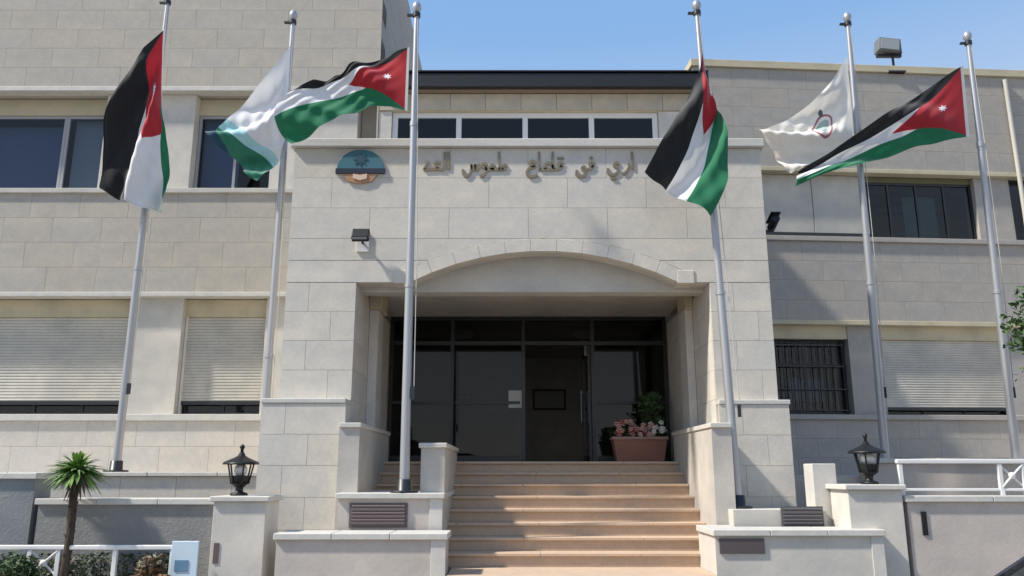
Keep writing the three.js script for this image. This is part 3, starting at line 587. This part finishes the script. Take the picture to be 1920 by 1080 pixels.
// ---------- front walls, planters, lamp piers ----------
function wallRun(name, label, x0, x1, d0, d1, y1, face, copMat, n, group, cat = 'wall') {
  const W = thing(name, label, cat, [(x0 + x1) / 2, 0, -(d0 + d1) / 2], group);
  obj('wall_body', bx(x0, x1, .05, y1 - .07, d0, d1), face, W);
  for (let i = 0; i < n; i++) obj('coping_stone', rb(x0 - .03 + (x1 - x0 + .06) * i / n + .002, x0 - .03 + (x1 - x0 + .06) * (i + 1) / n - .002, y1 - .07, y1, d0 - .04, d1 + .03, .01), copMat, W);
  return W;
}
{
  wallRun('boundary_wall', 'low dark grey rendered wall with pale coping behind the young tree', -5.5, -3.42, 9.62, 9.9, 1.70, greyRender, trim, 3);
  wallRun('boundary_wall', 'taller blue-grey rendered wall stub with pale coping', -9.5, -5.56, 9.6, 9.95, 1.99, blueGreyRender, trim, 4);
  // planters either side of the stairs
  const P1 = wallRun('stair_planter', 'pale stone planter box with a brown louvred vent behind its coping', -2.62, -.74, 9.30, 9.75, 1.335, pinkPlaster, trim, 3, null, 'planter');
  obj('corner_post', rb(-.90, -.735, .05, 1.264, 9.285, 9.299, .004), trim, P1);
  const U1 = obj('back_box', bx(-2.07, -.83, .05, 1.69, 9.86, 11.5), pinkPlaster, P1);
  obj('box_coping', rb(-2.1, -.80, 1.69, 1.755, 9.81, 11.52, .01), trim, U1);
  obj('corner_post', rb(-.98, -.825, .6, 1.689, 9.845, 9.859, .004), trim, U1);
  obj('vent_frame', bx(-1.93, -1.24, 1.36, 1.64, 9.840, 9.859), M([.12, .095, .10]), U1);
  obj('vent_louvre', [...Array(6)].map((_, i) => uvBox(.63, .035, .012).rotateX(.6).translate(-1.585, 1.40 + i * .04, -9.832)), M([.16, .125, .13], { roughness: .5 }), U1);
  const sc = obj('added_shade_cheek', bx(-1.12, -.826, .05, 2.29, 10.06, 12.3), cheekStone, P1);  // invented wall, added to cast the diagonal shadow across the steps
  obj('cheek_coping', rb(-1.15, -.80, 2.29, 2.35, 10.03, 12.33, .01), trim, sc);  // tops the added shadow-casting cheek
  obj('planter_bed', bx(-2.6, -2.1, .05, 1.2, 9.76, 10.6), pinkPlaster, P1);
  const P2 = wallRun('stair_planter', 'pale stone planter box with small dark plaque on its front', 2.26, 4.12, 9.30, 9.75, 1.375, plaster, trim, 3, null, 'planter');
  obj('corner_post', rb(3.99, 4.13, .05, 1.304, 9.285, 9.299, .004), trim, P2);
  obj('plaque', rb(2.30, 2.80, 1.12, 1.28, 9.278, 9.299, .005), M([.09, .075, .075], { roughness: .4 }), P2);
  obj('corner_block', rb(3.66, 3.95, 1.3, 2.1, 10.0, 10.3, .01), trim, P2);
  const B2 = obj('back_box', bx(2.64, 3.75, .05, 1.56, 9.9, 10.45), plaster, P2);
  obj('vent_frame', bx(3.2, 3.70, 1.36, 1.60, 9.87, 9.885), M([.10, .095, .10]), B2);
  obj('vent_louvre', [...Array(5)].map((_, i) => uvBox(.46, .03, .012).rotateX(.6).translate(3.45, 1.40 + i * .042, -9.862)), M([.13, .125, .135], { roughness: .5 }), B2);
  obj('cheek', bx(2.262, 2.62, .05, 1.30, 9.76, 10.12), plaster, P2); obj('cheek_coping', rb(2.23, 2.63, 1.305, 1.375, 9.785, 10.098, .01), trim, P2);
  // right walls
  const R1 = wallRun('boundary_wall', 'long pinkish rendered front wall with pale coping and drain slot', 4.52, 10.5, 9.47, 9.72, 1.735, pinkPlaster, trim, 6);
  obj('drain_slot', rb(4.66, 4.72, 1.3, 1.56, 9.455, 9.471, .003), blackMetal, R1);
  wallRun('boundary_wall', 'higher pinkish terrace wall with pale coping behind the front wall', 4.98, 12, 11.5, 11.78, 2.19, pinkPlaster, trim, 7);
  // lamp piers
  const pier = (x0, x1, y1, label) => { const T = thing('lamp_pier', label, 'pier', [(x0 + x1) / 2, 0, -9.5], 'piers carrying lanterns'); obj('pier_body', rb(x0, x1, .05, y1 - .06, 9.44, 9.96, .008), plaster, T); obj('pier_cap', rb(x0 - .04, x1 + .04, y1 - .06, y1, 9.40, 10.0, .012), trim, T); return T; };
  const A = pier(-3.40, -2.80, 1.73, 'pale pier carrying lantern beside the dark grey wall');
  obj('drain_slot', rb(-3.36, -3.30, 1.0, 1.22, 9.43, 9.441, .003), M([.12, .09, .085]), A);
  pier(3.84, 4.46, 1.86, 'pale pier carrying lantern beside the pinkish front wall');
}
// lanterns
function lantern(x, y, d, label) {
  const c = V(x, y, -d), T = thing('lantern', label, 'lantern', [x, y, -d], 'lanterns on stone piers');
  obj('base', lathe([[0, 0], [.11, 0], [.11, .03], [.05, .05], [.05, .10], [.10, .14], [.13, .16], [0, .16]], c, 16), blackMetal, T);
  const body = []; for (let i = 0; i < 6; i++) { const t = i * Math.PI / 3; body.push(cyl(.011, .011, V(x + .115 * Math.cos(t), y + .15, -d + .115 * Math.sin(t)), V(x + .17 * Math.cos(t), y + .41, -d + .17 * Math.sin(t)), 6)); }
  obj('cage', body, blackMetal, T);
  obj('lower_panel', new THREE.CylinderGeometry(.142, .116, .10, 6, 1, true).rotateY(Math.PI / 6).translate(x, y + .205, -d), blackMetal, T);
  obj('globe', new THREE.SphereGeometry(.085, 18, 14).translate(x, y + .325, -d), M([.80, .80, .77], { roughness: .3 }), T);
  obj('cap', lathe([[0, .56], [.03, .55], [.05, .51], [.10, .48], [.22, .43], [.235, .41], [.235, .395], [0, .40]], c, 6), blackMetal, T);
  T.scale.setScalar(.9);
  obj('finial', lathe([[0, .66], [.02, .65], [.035, .62], [.02, .59], [.02, .55], [0, .55]], c, 10), blackMetal, T);
}
lantern(at(450, 900, 9.7).x, 1.73, 9.7, 'black lantern with white globe on the pier by the dark grey wall');
lantern(at(1628, 880, 9.7).x, 1.86, 9.7, 'black lantern with white globe on the pier by the pinkish wall');

// ---------- white railings, hedge and pot ----------
function railing(label, x0, x1, d, y0, y1, crosses, postXs) {
  const T = thing('railing', label, 'railing', [(x0 + x1) / 2, y0, -d], 'white metal railings');
  obj('top_rail', rb(x0, x1, y1 - .05, y1, d - .03, d + .03, .012), whitePaintMetal, T);
  obj('bottom_rail', rb(x0, x1, y0 + .05, y0 + .08, d - .018, d + .018, .006), whitePaintMetal, T);
  for (const x of postXs) obj('post', rb(x - .025, x + .025, y0, y1 - .051, d - .022, d + .022, .006), whitePaintMetal, T);
  for (const [a, b] of crosses) {
    obj('cross_bar', cyl(.014, .014, V(a, y0 + .09, -d + .012), V(b, y1 - .055, -d + .012), 8), whitePaintMetal, T); obj('cross_bar', cyl(.014, .014, V(b, y0 + .09, -d - .012), V(a, y1 - .055, -d - .012), 8), whitePaintMetal, T);
    obj('rosette', new THREE.SphereGeometry(.04, 14, 10).scale(1, 1, .8).translate((a + b) / 2, (y0 + y1) / 2 + .018, -d), whitePaintMetal, T);
  }
}
{
  const L = x => (x - 960) / 1500 * 8.93;
  wallRun('kerb_wall', 'very low plastered kerb wall under the white railing before the hedge', -7.2, L(330) + .1, 9.28, 9.42, .78, plaster, trim, 5);
  railing('white metal railing with crossed bars before the clipped hedge', -7.2, L(328), 9.35, .78, 1.205, [[L(58), L(112)], [L(-120), L(-60)]], [L(58), L(112), L(218), L(325), L(-60), L(-120)]);
  const h = thing('hedge', 'clipped dark green hedge behind the white railing', 'hedge', [-4.8, PAVE, -9.5]);
  const pts = []; for (let i = 0; i < 5200; i++) pts.push(V(rr(-7.0, L(318)), rr(.2, 1.12) - Math.abs(rr(0, .05)), -rr(9.44, 9.6)));
  obj('foliage', leafGeo(pts, .04, .075, [[.03, .065, .018], [.045, .085, .025], [.025, .05, .015]]), leafMat, h);
  const st = []; for (let i = 0; i < 24; i++) { const x = -6.9 + i * .135; st.push(cyl(.012, .006, V(x, PAVE, -9.52), V(x + rr(-.06, .06), 1.0, -9.52 + rr(-.04, .04)), 5)); } obj('stem', st, bark, h);
  const c = at(345, 1050, 9.3), S = thing('notice_sign', 'small pale blue sign with dark blue panel beside the white railing', 'sign', [c.x, PAVE, c.z]);
  obj('post', cyl(.02, .02, V(c.x, PAVE, c.z - .03), V(c.x, c.y + .2, c.z - .03), 10), steel, S);
  const bd = obj('board', rb(c.x - .15, c.x + .15, c.y - .26, c.y + .2, 9.3, 9.32, .008), M([.56, .68, .76], { roughness: .5 }), S);
  obj('panel', rb(c.x - .10, c.x + .05, c.y - .12, c.y + .0, 9.292, 9.301, .002), M([.12, .24, .36], { roughness: .5 }), bd);
  const q = at(280, 1062, 9.12), P = thing('flower_pot', 'brown clay pot with a dry plant before the white railing', 'pot', [q.x, PAVE, q.z]);
  obj('pot', lathe([[0, 0], [.13, 0], [.20, .62], [.22, .70], [.22, .78], [.19, .78], [.18, .70], [0, .70]], V(q.x, PAVE, q.z), 22), M([.26, .15, .08], { map: roughMap }), P);
  obj('dry_plant', leafGeo(clumpPts(V(q.x, PAVE + .90, q.z), .13, .12, .1, 26, 12, .06), .05, .10, [[.22, .13, .06], [.16, .10, .05], [.12, .11, .05]]), leafMat, P);
  const Rr = x => (x - 960) / 1500 * 9.42;
  railing('white metal railing with crossed bars on the pinkish front wall', 4.50, 8.2, 9.6, 1.735, 2.145, [[Rr(1868), Rr(1912)], [Rr(2080), Rr(2124)]], [4.54, Rr(1868), Rr(1912), Rr(2080), Rr(2124)]);
}

// ---------- roof floodlight and corner camera on the set-back block ----------
{
  const c = at(1664, 92, 17.4), F = thing('roof_floodlight', 'dark box floodlight on a bracket standing on the roof edge', 'floodlight', [c.x, 11.38, c.z]);
  obj('mast', [cyl(.03, .03, V(c.x + .1, 11.2, c.z), V(c.x + .1, c.y, c.z), 8), bx(c.x - .1, c.x + .3, 11.2, 11.24, -c.z - .15, -c.z + .15)], darkAlu, F);
  const h = obj('lamp_housing', [new RoundedBoxGeometry(.52, .34, .28, 2, .02).rotateZ(-.12).translate(c.x, c.y + .05, c.z)], M([.14, .15, .15], { roughness: .5 }), F);
  obj('yoke', [bx(c.x - .28, c.x + .3, c.y - .22, c.y - .14, -c.z - .04, -c.z + .04), bx(c.x + .26, c.x + .31, c.y - .14, c.y + .2, -c.z - .05, -c.z + .05)], blackMetal, F);
  obj('lamp_glass', new RoundedBoxGeometry(.44, .27, .02, 2, .006).rotateZ(-.12).translate(c.x, c.y + .05, c.z + .145), M([.30, .32, .33], { roughness: .15 }), h);
  const k = at(1449, 424, 15.6), C = thing('security_camera', 'dark security camera on a bracket beside the portal corner', 'camera', [k.x, k.y, k.z]);
  obj('bracket', [cyl(.025, .025, V(3.57, k.y - .1, k.z), V(k.x, k.y - .1, k.z), 8), cyl(.025, .025, V(k.x, k.y - .11, k.z), V(k.x, k.y + .02, k.z), 8)], darkAlu, C);
  obj('camera_body', [new THREE.CylinderGeometry(.085, .085, .34, 16).rotateX(1.25).translate(k.x, k.y + .05, k.z + .05)], blackMetal, C);
  obj('camera_hood', new RoundedBoxGeometry(.2, .03, .4, 2, .01).rotateX(-.3).translate(k.x, k.y + .16, k.z + .06), blackMetal, C);
}

// ---------- flags ----------
function flagTexture(kind) {
  const w = 512, h = 256, c = document.createElement('canvas'); c.width = w; c.height = h; const g = c.getContext('2d');
  if (kind === 'banded') {
    g.fillStyle = '#121214'; g.fillRect(0, 0, w, 86); g.fillStyle = '#e4e4e6'; g.fillRect(0, 85, w, 86); g.fillStyle = '#14744e'; g.fillRect(0, 170, w, 86);
    g.fillStyle = '#ac1a26'; g.beginPath(); g.moveTo(0, 0); g.lineTo(256, 128); g.lineTo(0, 256); g.closePath(); g.fill();
    g.fillStyle = '#f2f2f2'; g.beginPath(); for (let i = 0; i < 14; i++) { const r = i % 2 ? 9 : 19, t = -Math.PI / 2 + i * Math.PI / 7; g[i ? 'lineTo' : 'moveTo'](86 + r * Math.cos(t), 128 + r * Math.sin(t)); } g.closePath(); g.fill();
    g.fillStyle = '#d9d3d1'; g.fillRect(0, 0, 11, h); g.strokeStyle = 'rgba(90,90,90,.35)'; g.lineWidth = 1.5; g.strokeRect(12, 5, w - 18, h - 10);
  } else if (kind === 'teal') {
    g.fillStyle = '#e6e7ea'; g.fillRect(0, 0, w, h);
    g.fillStyle = '#a9d6dc'; g.beginPath(); g.moveTo(320, 0); g.lineTo(w, 0); g.lineTo(w, h); g.lineTo(230, h); g.closePath(); g.fill();
    g.fillStyle = '#2d7a62'; g.beginPath(); g.moveTo(400, 0); g.lineTo(w, 0); g.lineTo(w, h); g.lineTo(290, h); g.closePath(); g.fill();
    g.fillStyle = '#1d4a60'; g.beginPath(); g.moveTo(430, 0); g.lineTo(w, 0); g.lineTo(w, 110); g.lineTo(450, 90); g.closePath(); g.fill();
  } else {
    g.fillStyle = '#efebe2'; g.fillRect(0, 0, w, h);
    g.strokeStyle = '#a8646c'; g.lineWidth = 9; g.beginPath(); g.arc(190, 128, 54, 0, 6.3); g.stroke();
    g.fillStyle = '#a9bdb4'; g.beginPath(); g.arc(190, 128, 36, 0, 6.3); g.fill();
    g.fillStyle = '#56605e'; g.beginPath(); g.arc(172, 66, 13, 0, 6.3); g.fill();
    g.fillStyle = '#efe6da'; g.fillRect(430, 0, 82, h);
  }
  const t = new THREE.CanvasTexture(c); t.colorSpace = THREE.SRGBColorSpace; t.anisotropy = 4; t.needsUpdate = true; return t;
}
const flagMats = {}; for (const k of ['banded', 'teal', 'crest']) flagMats[k] = new THREE.MeshPhysicalMaterial({ map: flagTexture(k), roughness: .9, side: THREE.DoubleSide, transmission: .3, thickness: 0, bumpMap: fabricBump, bumpScale: .001 });
function flagGeo(top, bot, D, o = {}) {
  const cm = o.mid && new THREE.CatmullRomCurve3(o.mid.map(p => at(p[0], p[1], D + (p[2] || 0))));
  const nu = 72, nv = 40, pos = [], uv = [], idx = [];
  const ct = new THREE.CatmullRomCurve3(top.map(p => at(p[0], p[1], D + (p[2] || 0)))), cb = new THREE.CatmullRomCurve3(bot.map(p => at(p[0], p[1], D + (p[2] || 0))));
  const A = o.amp ?? .12, kv = o.kv ?? 1.6, ku = o.ku ?? 1.3, ph = o.ph ?? 0;
  for (let i = 0; i <= nu; i++) {
    const u = i / nu, a = ct.getPoint(u), b = cb.getPoint(u), mm = cm ? cm.getPoint(u) : a.clone().lerp(b, .5), ctl = mm.clone().multiplyScalar(2).sub(a.clone().lerp(b, .5)), ramp = u < .3 ? (u / .3) * (u / .3) * (3 - 2 * u / .3) : 1;
    for (let j = 0; j <= nv; j++) {
      const v = j / nv, p = a.clone().multiplyScalar((1 - v) * (1 - v)).addScaledVector(ctl, 2 * v * (1 - v)).addScaledVector(b, v * v), w = 2 * Math.PI * (kv * v + ku * u) + ph;
      p.z += ramp * A * (Math.sin(w) + .35 * Math.sin(2.3 * w + 1.3 + 3 * u));
      p.x += ramp * A * .22 * Math.cos(w * 1.15 + .6); p.y += ramp * A * .16 * Math.sin(1.7 * w + 2);
      p.z += .016 * Math.sin(14 * u + 9 * v) * ramp + .008 * Math.sin(31 * u - 23 * v + 2) * ramp + (o.front ?? 0) * Math.min(1, u * 6);
      p.y += .006 * Math.sin(27 * u + 17 * v) * ramp;
      let tv = v; if (o.tv) { const k = o.tv, w3 = v < k[0] ? v / k[0] / 3 : v < k[1] ? 1 / 3 + (v - k[0]) / (k[1] - k[0]) / 3 : 2 / 3 + (v - k[1]) / (1 - k[1]) / 3; tv = v + (w3 - v) * ramp; }
      pos.push(p.x, p.y, p.z); uv.push(u, 1 - tv);
      if (i && j) { const q = i * (nv + 1) + j, r = q - nv - 1; idx.push(r - 1, r, q, r - 1, q, q - 1); }
    }
  }
  const g = new THREE.BufferGeometry(); g.setAttribute('position', new THREE.Float32BufferAttribute(pos, 3)); g.setAttribute('uv', new THREE.Float32BufferAttribute(uv, 2)); g.setIndex(idx); g.computeVertexNormals(); return g;
}
function pole(base, topP, label) {
  const T = thing('flagpole', label, 'flagpole', [base.x, base.y, base.z], 'flagpoles in front of the building');
  const m1 = base.clone().lerp(topP, .4), m2 = base.clone().lerp(topP, .75);
  const sh = obj('shaft', [cyl(.060, .054, base, m1, 18), cyl(.05, .045, m1.clone().lerp(base, .005), m2, 18), cyl(.042, .034, m2.clone().lerp(base, .004), topP, 16)], steel, T);
  obj('joint_collar', cyl(.062, .062, m1.clone().lerp(base, .006), m1.clone().lerp(topP, .008), 18), steel, sh); obj('joint_collar', [cyl(.052, .052, m2.clone().lerp(base, .008), m2.clone().lerp(topP, .02), 18)], steel, sh);
  obj('base_plate', [lathe([[0, 0], [.17, 0], [.17, .025], [.09, .03], [.085, .16], [0, .16]], base, 20)], darkAlu, T);
  obj('pulley_cap', [cyl(.055, .055, topP, topP.clone().add(V(0, .06, 0)), 14), bx(topP.x - .13, topP.x + .02, topP.y + .01, topP.y + .04, -topP.z - .02, -topP.z + .02)], darkAlu, T);
  obj('finial', lathe([[0, .24], [.03, .23], [.06, .18], [.065, .13], [.04, .08], [.025, .05], [0, .05]], topP, 16), steel, T);
  const o = V(.085, 0, .03); obj('halyard', tube([base.clone().add(V(.09, 1.2, .03)), base.clone().lerp(topP, .5).add(o), topP.clone().add(V(.02, .0, .03))], .006, 24, 5), rope, T);
  obj('cleat', [bx(base.x + .06, base.x + .10, base.y + 1.12, base.y + 1.28, -base.z - .045, -base.z - .015)], darkAlu, sh);
}
const D1 = 11.9, D2 = 11.2, D3 = 9.98, D4 = 10.3, D5 = 11.6;
const top = (px, py, D) => at(px, py, D);
{
  let t = top(314, 8, D1); pole(V(t.x - .02, TERR, -D1), t, 'grey steel flagpole on the terrace with limp banded flag');
  t = top(549, 45, D2); pole(V(t.x - .02, .12, -D2), t, 'grey steel flagpole beside the portal with teal and white flag');
  t = top(781, 32, D3); pole(V(t.x + .02, 1.755, -D3), t, 'grey steel flagpole standing on the stair planter with streaming banded flag');
  t = top(1307, 28, D4); pole(V(t.x + .16, 1.56, -D4), t, 'grey steel flagpole leaning before the portal pillar with drooping banded flag');
  t = top(1590, 48, D5); pole(V(t.x, TERR - .06, -12.0).setZ(-D5 - .25), t, 'grey steel flagpole on the shaded side with plain white flag');
  t = top(1816, 84, D5); pole(V(t.x, TERR - .06, -D5 - .25), t, 'grey steel flagpole by the street tree with streaming banded flag');
}
const G1 = 'flags flying on the poles';
tag(obj('flag', flagGeo([[311, 52], [268, 128], [226, 208], [208, 290], [196, 362]], [[303, 188], [314, 250], [320, 310], [321, 360], [317, 406]], D1 - .05, { tv: [.40, .86], front: .2, mid: [[306, 120], [292, 195], [275, 262], [270, 325], [264, 392]], amp: .11, kv: 1.5, ku: .5, ph: .4 }), flagMats.banded), 'banded black white green flag with red triangle hanging limp before the tall block', 'flag', G1);
tag(obj('flag', flagGeo([[545, 84], [498, 168], [445, 212], [410, 236], [390, 254]], [[538, 222], [532, 268], [520, 308], [506, 334], [490, 350]], D2 - .05, { front: .12, amp: .11, kv: 1.3, ku: .8, ph: 1.2 }), flagMats.teal), 'white flag with pale blue and teal end drooping beside the portal', 'flag', G1);
tag(obj('flag', flagGeo([[768, 88], [720, 104], [672, 122], [630, 140], [590, 150]], [[764, 208], [705, 196], [655, 214], [600, 240], [546, 268]], D3 - .02, { tv: [.2, .6], mid: [[766, 148], [706, 150], [650, 166], [582, 186], [516, 208]], amp: .07, kv: .9, ku: 1.6, ph: 2.2 }), flagMats.banded), 'banded flag with red triangle streaming over the round emblem', 'flag', G1);
tag(obj('flag', flagGeo([[1318, 96], [1298, 160], [1268, 225], [1235, 285], [1205, 338]], [[1330, 190], [1352, 245], [1356, 300], [1352, 355], [1322, 414]], D4 - .05, { front: .2, amp: .11, kv: 1.2, ku: .5, ph: 5.0 }), flagMats.banded), 'banded flag with red triangle drooping over the end of the lettering', 'flag', G1);
tag(obj('flag', flagGeo([[1588, 106], [1548, 166], [1500, 212], [1455, 230], [1416, 238]], [[1602, 260], [1575, 278], [1548, 294], [1515, 308], [1482, 328]], D5 - .05, { amp: .10, kv: 1.3, ku: .9, ph: .2 }), flagMats.crest), 'plain white flag with faint round crest', 'flag', G1);
tag(obj('flag', flagGeo([[1806, 122], [1745, 160, -.1], [1680, 205, -.2], [1590, 262, -.3], [1500, 318, -.4]], [[1818, 256], [1745, 268, -.1], [1665, 292, -.2], [1580, 318, -.3], [1488, 350, -.4]], D5 - .02, { amp: .08, kv: .8, ku: 1.2, ph: 3.0 }), flagMats.banded), 'banded flag with white star streaming below the roof floodlight', 'flag', G1);

// ---------- parked cars ----------
function car(x, dRear, paint, label, roofY) {
  const k = roofY / 1.47, c = thing('parked_car', label, 'car', [x, .0, -dRear]);
  const L = 3.55, W = 1.6; // built at the origin: rear at z = 0, nose at z = -L
  const add = (name, gs, m, par = c) => { const o = new THREE.Mesh(merge(gs), m); o.name = name; o.castShadow = o.receiveShadow = true; par.add(o); return o; };
  // body by cross-sections along the length
  const loft = (secs, mat, name, par = c) => {
    const pos = [], idx = []; const n = secs[0].length; secs.forEach(s => s.forEach(p => pos.push(...p)));
    for (let i = 0; i < secs.length - 1; i++) for (let j = 0; j < n; j++) { const a = i * n + j, b = i * n + (j + 1) % n; idx.push(a, b, b + n, a, b + n, a + n); }
    for (const i of [0, secs.length - 1]) for (let j = 1; j < n - 1; j++) i ? idx.push(i * n, i * n + j, i * n + j + 1) : idx.push(0, j + 1, j);
    const g = new THREE.BufferGeometry(); g.setAttribute('position', new THREE.Float32BufferAttribute(pos, 3)); g.setIndex(idx); g.computeVertexNormals(); g.setAttribute('uv', new THREE.Float32BufferAttribute(new Float32Array(pos.length / 3 * 2), 2));
    return add(name, g, mat, par);
  };
  const sec = (z, w, y0, y1, r = .12) => { const o = []; const hw = w / 2; const cor = (cx, cy, a0) => { for (let i = 0; i <= 4; i++) { const t = a0 + i * Math.PI / 8; o.push([cx + r * Math.cos(t), cy + r * Math.sin(t), z]); } }; cor(hw - r, y1 - r, 0); cor(-hw + r, y1 - r, Math.PI / 2); cor(-hw + r, y0 + r, Math.PI); cor(hw - r, y0 + r, Math.PI * 1.5); return o; };
  loft([sec(0, 1.36, .42, .80), sec(-.06, 1.5, .30, .92), sec(-.3, 1.6, .24, .95), sec(-1.8, 1.62, .22, .93), sec(-2.6, 1.6, .22, .90), sec(-3.2, 1.54, .25, .80), sec(-3.45, 1.44, .30, .70), sec(-3.55, 1.25, .38, .62)], paint, 'body');
  // hollow cabin: roof, pillars, glass, seats
  const RZ = [[-.36, 1.425], [-.55, 1.458], [-.9, 1.47], [-1.3, 1.468], [-1.65, 1.448], [-1.84, 1.405]];
  const rp = [], ri = [], nx = 10; RZ.forEach(([z, y], i) => { for (let j = 0; j <= nx; j++) { const u = j / nx * 2 - 1, w = .565 + .02 * Math.sin(i); rp.push(u * w, y + .03 - .085 * Math.pow(Math.abs(u), 4), z); } });
  const nn = rp.length / 3; for (let q = 0; q < nn; q++) rp.push(rp[q * 3] * .985, rp[q * 3 + 1] - .035, rp[q * 3 + 2]);
  for (const o of [0, nn]) for (let i = 0; i < RZ.length - 1; i++) for (let j = 0; j < nx; j++) { const p = o + i * (nx + 1) + j; ri.push(p, p + 1, p + nx + 2, p, p + nx + 2, p + nx + 1); }
  const rim2 = []; for (let j = 0; j <= nx; j++) rim2.push(j); for (let i = 1; i < RZ.length; i++) rim2.push(i * (nx + 1) + nx); for (let j = nx - 1; j >= 0; j--) rim2.push((RZ.length - 1) * (nx + 1) + j); for (let i = RZ.length - 2; i >= 1; i--) rim2.push(i * (nx + 1));
  rim2.forEach((p, i) => { const q = rim2[(i + 1) % rim2.length]; ri.push(p, q, q + nn, p, q + nn, p + nn); });
  const rg = new THREE.BufferGeometry(); rg.setAttribute('position', new THREE.Float32BufferAttribute(rp, 3)); rg.setIndex(ri); rg.computeVertexNormals(); rg.setAttribute('uv', new THREE.Float32BufferAttribute(new Float32Array(rp.length / 3 * 2), 2));
  add('roof', rg, paint);
  for (const s of [-1, 1]) {
    add('pillar', cyl(.04, .032, V(s * .66, .90, -2.58), V(s * .545, 1.40, -1.82), 8), paint); add('pillar', cyl(.035, .03, V(s * .70, .90, -1.31), V(s * .572, 1.41, -1.31), 8), blackMetal);
    add('pillar', ext((() => { const q = new THREE.Shape(); q.moveTo(.06, .88); q.lineTo(.50, .88); q.lineTo(.56, 1.43); q.lineTo(.36, 1.43); q.closePath(); return q; })(), .03, .006).rotateY(Math.PI / 2).translate(0, -.9, 0).rotateZ(s * .25).translate(s * .69 - .015, .9, 0), paint);
  }
  add('cabin_trim', bx(-.66, .66, .90, .95, .15, 2.5), M([.02, .02, .02]));
  const seat = M([.17, .10, .05], { roughness: .7 });
  for (const s of [-1, 1]) { const st = add('seat', new RoundedBoxGeometry(.46, .5, .12, 3, .05).rotateX(-.2).translate(s * .33, 1.02, -1.55), seat); add('headrest', new RoundedBoxGeometry(.26, .16, .09, 3, .04).rotateX(-.2).translate(s * .33, 1.32, -1.48), seat, st); }
  add('seat', new RoundedBoxGeometry(1.16, .42, .12, 3, .05).rotateX(-.25).translate(0, 1.0, -.72), seat);
  // glass laid just outside the cabin skin
  const gl = new THREE.MeshPhysicalMaterial({ color: lin(.38, .42, .44), roughness: .03, transmission: 1, thickness: 0, ior: 1.45 });
  const quad = (name, a, b, cc, d) => { const g = new THREE.BufferGeometry(), n = 6, pos = [], idx = []; for (let i = 0; i <= n; i++) for (let j = 0; j <= n; j++) { const u = i / n, v = j / n, p = [0, 1, 2].map(q => (a[q] * (1 - u) + b[q] * u) * (1 - v) + (d[q] * (1 - u) + cc[q] * u) * v); pos.push(...p); if (i && j) { const k2 = i * (n + 1) + j; idx.push(k2 - n - 2, k2 - n - 1, k2, k2 - n - 2, k2, k2 - 1); } } g.setAttribute('position', new THREE.Float32BufferAttribute(pos, 3)); g.setIndex(idx); g.computeVertexNormals(); g.setAttribute('uv', new THREE.Float32BufferAttribute(new Float32Array(pos.length / 3 * 2), 2)); return add(name, g, gl); };
  quad('rear_window', [-.60, 1.0, -.085], [.60, 1.0, -.085], [.53, 1.40, -.365], [-.53, 1.40, -.365]);
  quad('windscreen', [.62, .95, -2.575], [-.62, .95, -2.575], [-.53, 1.40, -1.865], [.53, 1.40, -1.865]);
  for (const s of [-1, 1]) { quad('side_window', [s * .707, .94, -.42], [s * .707, .94, -1.28], [s * .585, 1.385, -1.28], [s * .585, 1.385, -.53]); quad('side_window', [s * .707, .94, -1.34], [s * .707, .94, -2.3], [s * .585, 1.385, -1.84], [s * .585, 1.385, -1.34]); }
  for (const s of [-1, 1]) add('tail_light', new RoundedBoxGeometry(.16, .3, .08, 2, .03).translate(s * .66, .78, -.05), M([.35, .02, .02], { roughness: .2 }));
  for (const s of [-1, 1]) add('headlight', new RoundedBoxGeometry(.3, .14, .1, 2, .04).translate(s * .5, .62, -3.47), M([.7, .7, .7], { roughness: .1 }));
  for (const s of [-1, 1]) add('mirror', new RoundedBoxGeometry(.18, .12, .1, 2, .03).translate(s * .83, .98, -2.15), paint);
  add('bumper', new RoundedBoxGeometry(1.5, .2, .12, 2, .04).translate(0, .42, .02), M([.04, .04, .04]));
  add('number_plate', new RoundedBoxGeometry(.5, .11, .01, 1, .003).translate(0, .66, .012), M([.7, .7, .68]));
  for (const s of [-1, 1]) for (const z of [-.62, -2.85]) {
    const w = add('wheel', new THREE.CylinderGeometry(.29, .29, .18, 28).rotateZ(Math.PI / 2).translate(s * .73, .29, z), M([.02, .02, .02], { roughness: .9 }));
    add('rim', new THREE.CylinderGeometry(.18, .18, .19, 20).rotateZ(Math.PI / 2).translate(s * .735, .29, z), steel, w);
  }
  c.scale.setScalar(k); c.rotation.y = Math.PI / 2; return c;
}
const darkPaint = new THREE.MeshPhysicalMaterial({ color: lin(.018, .014, .022), roughness: .35, clearcoat: 1, clearcoatRoughness: .04 });
car(6.0, 6.2, darkPaint, 'dark hatchback parked along the kerb before the pinkish wall', 1.44);

renderer.render(scene, camera);
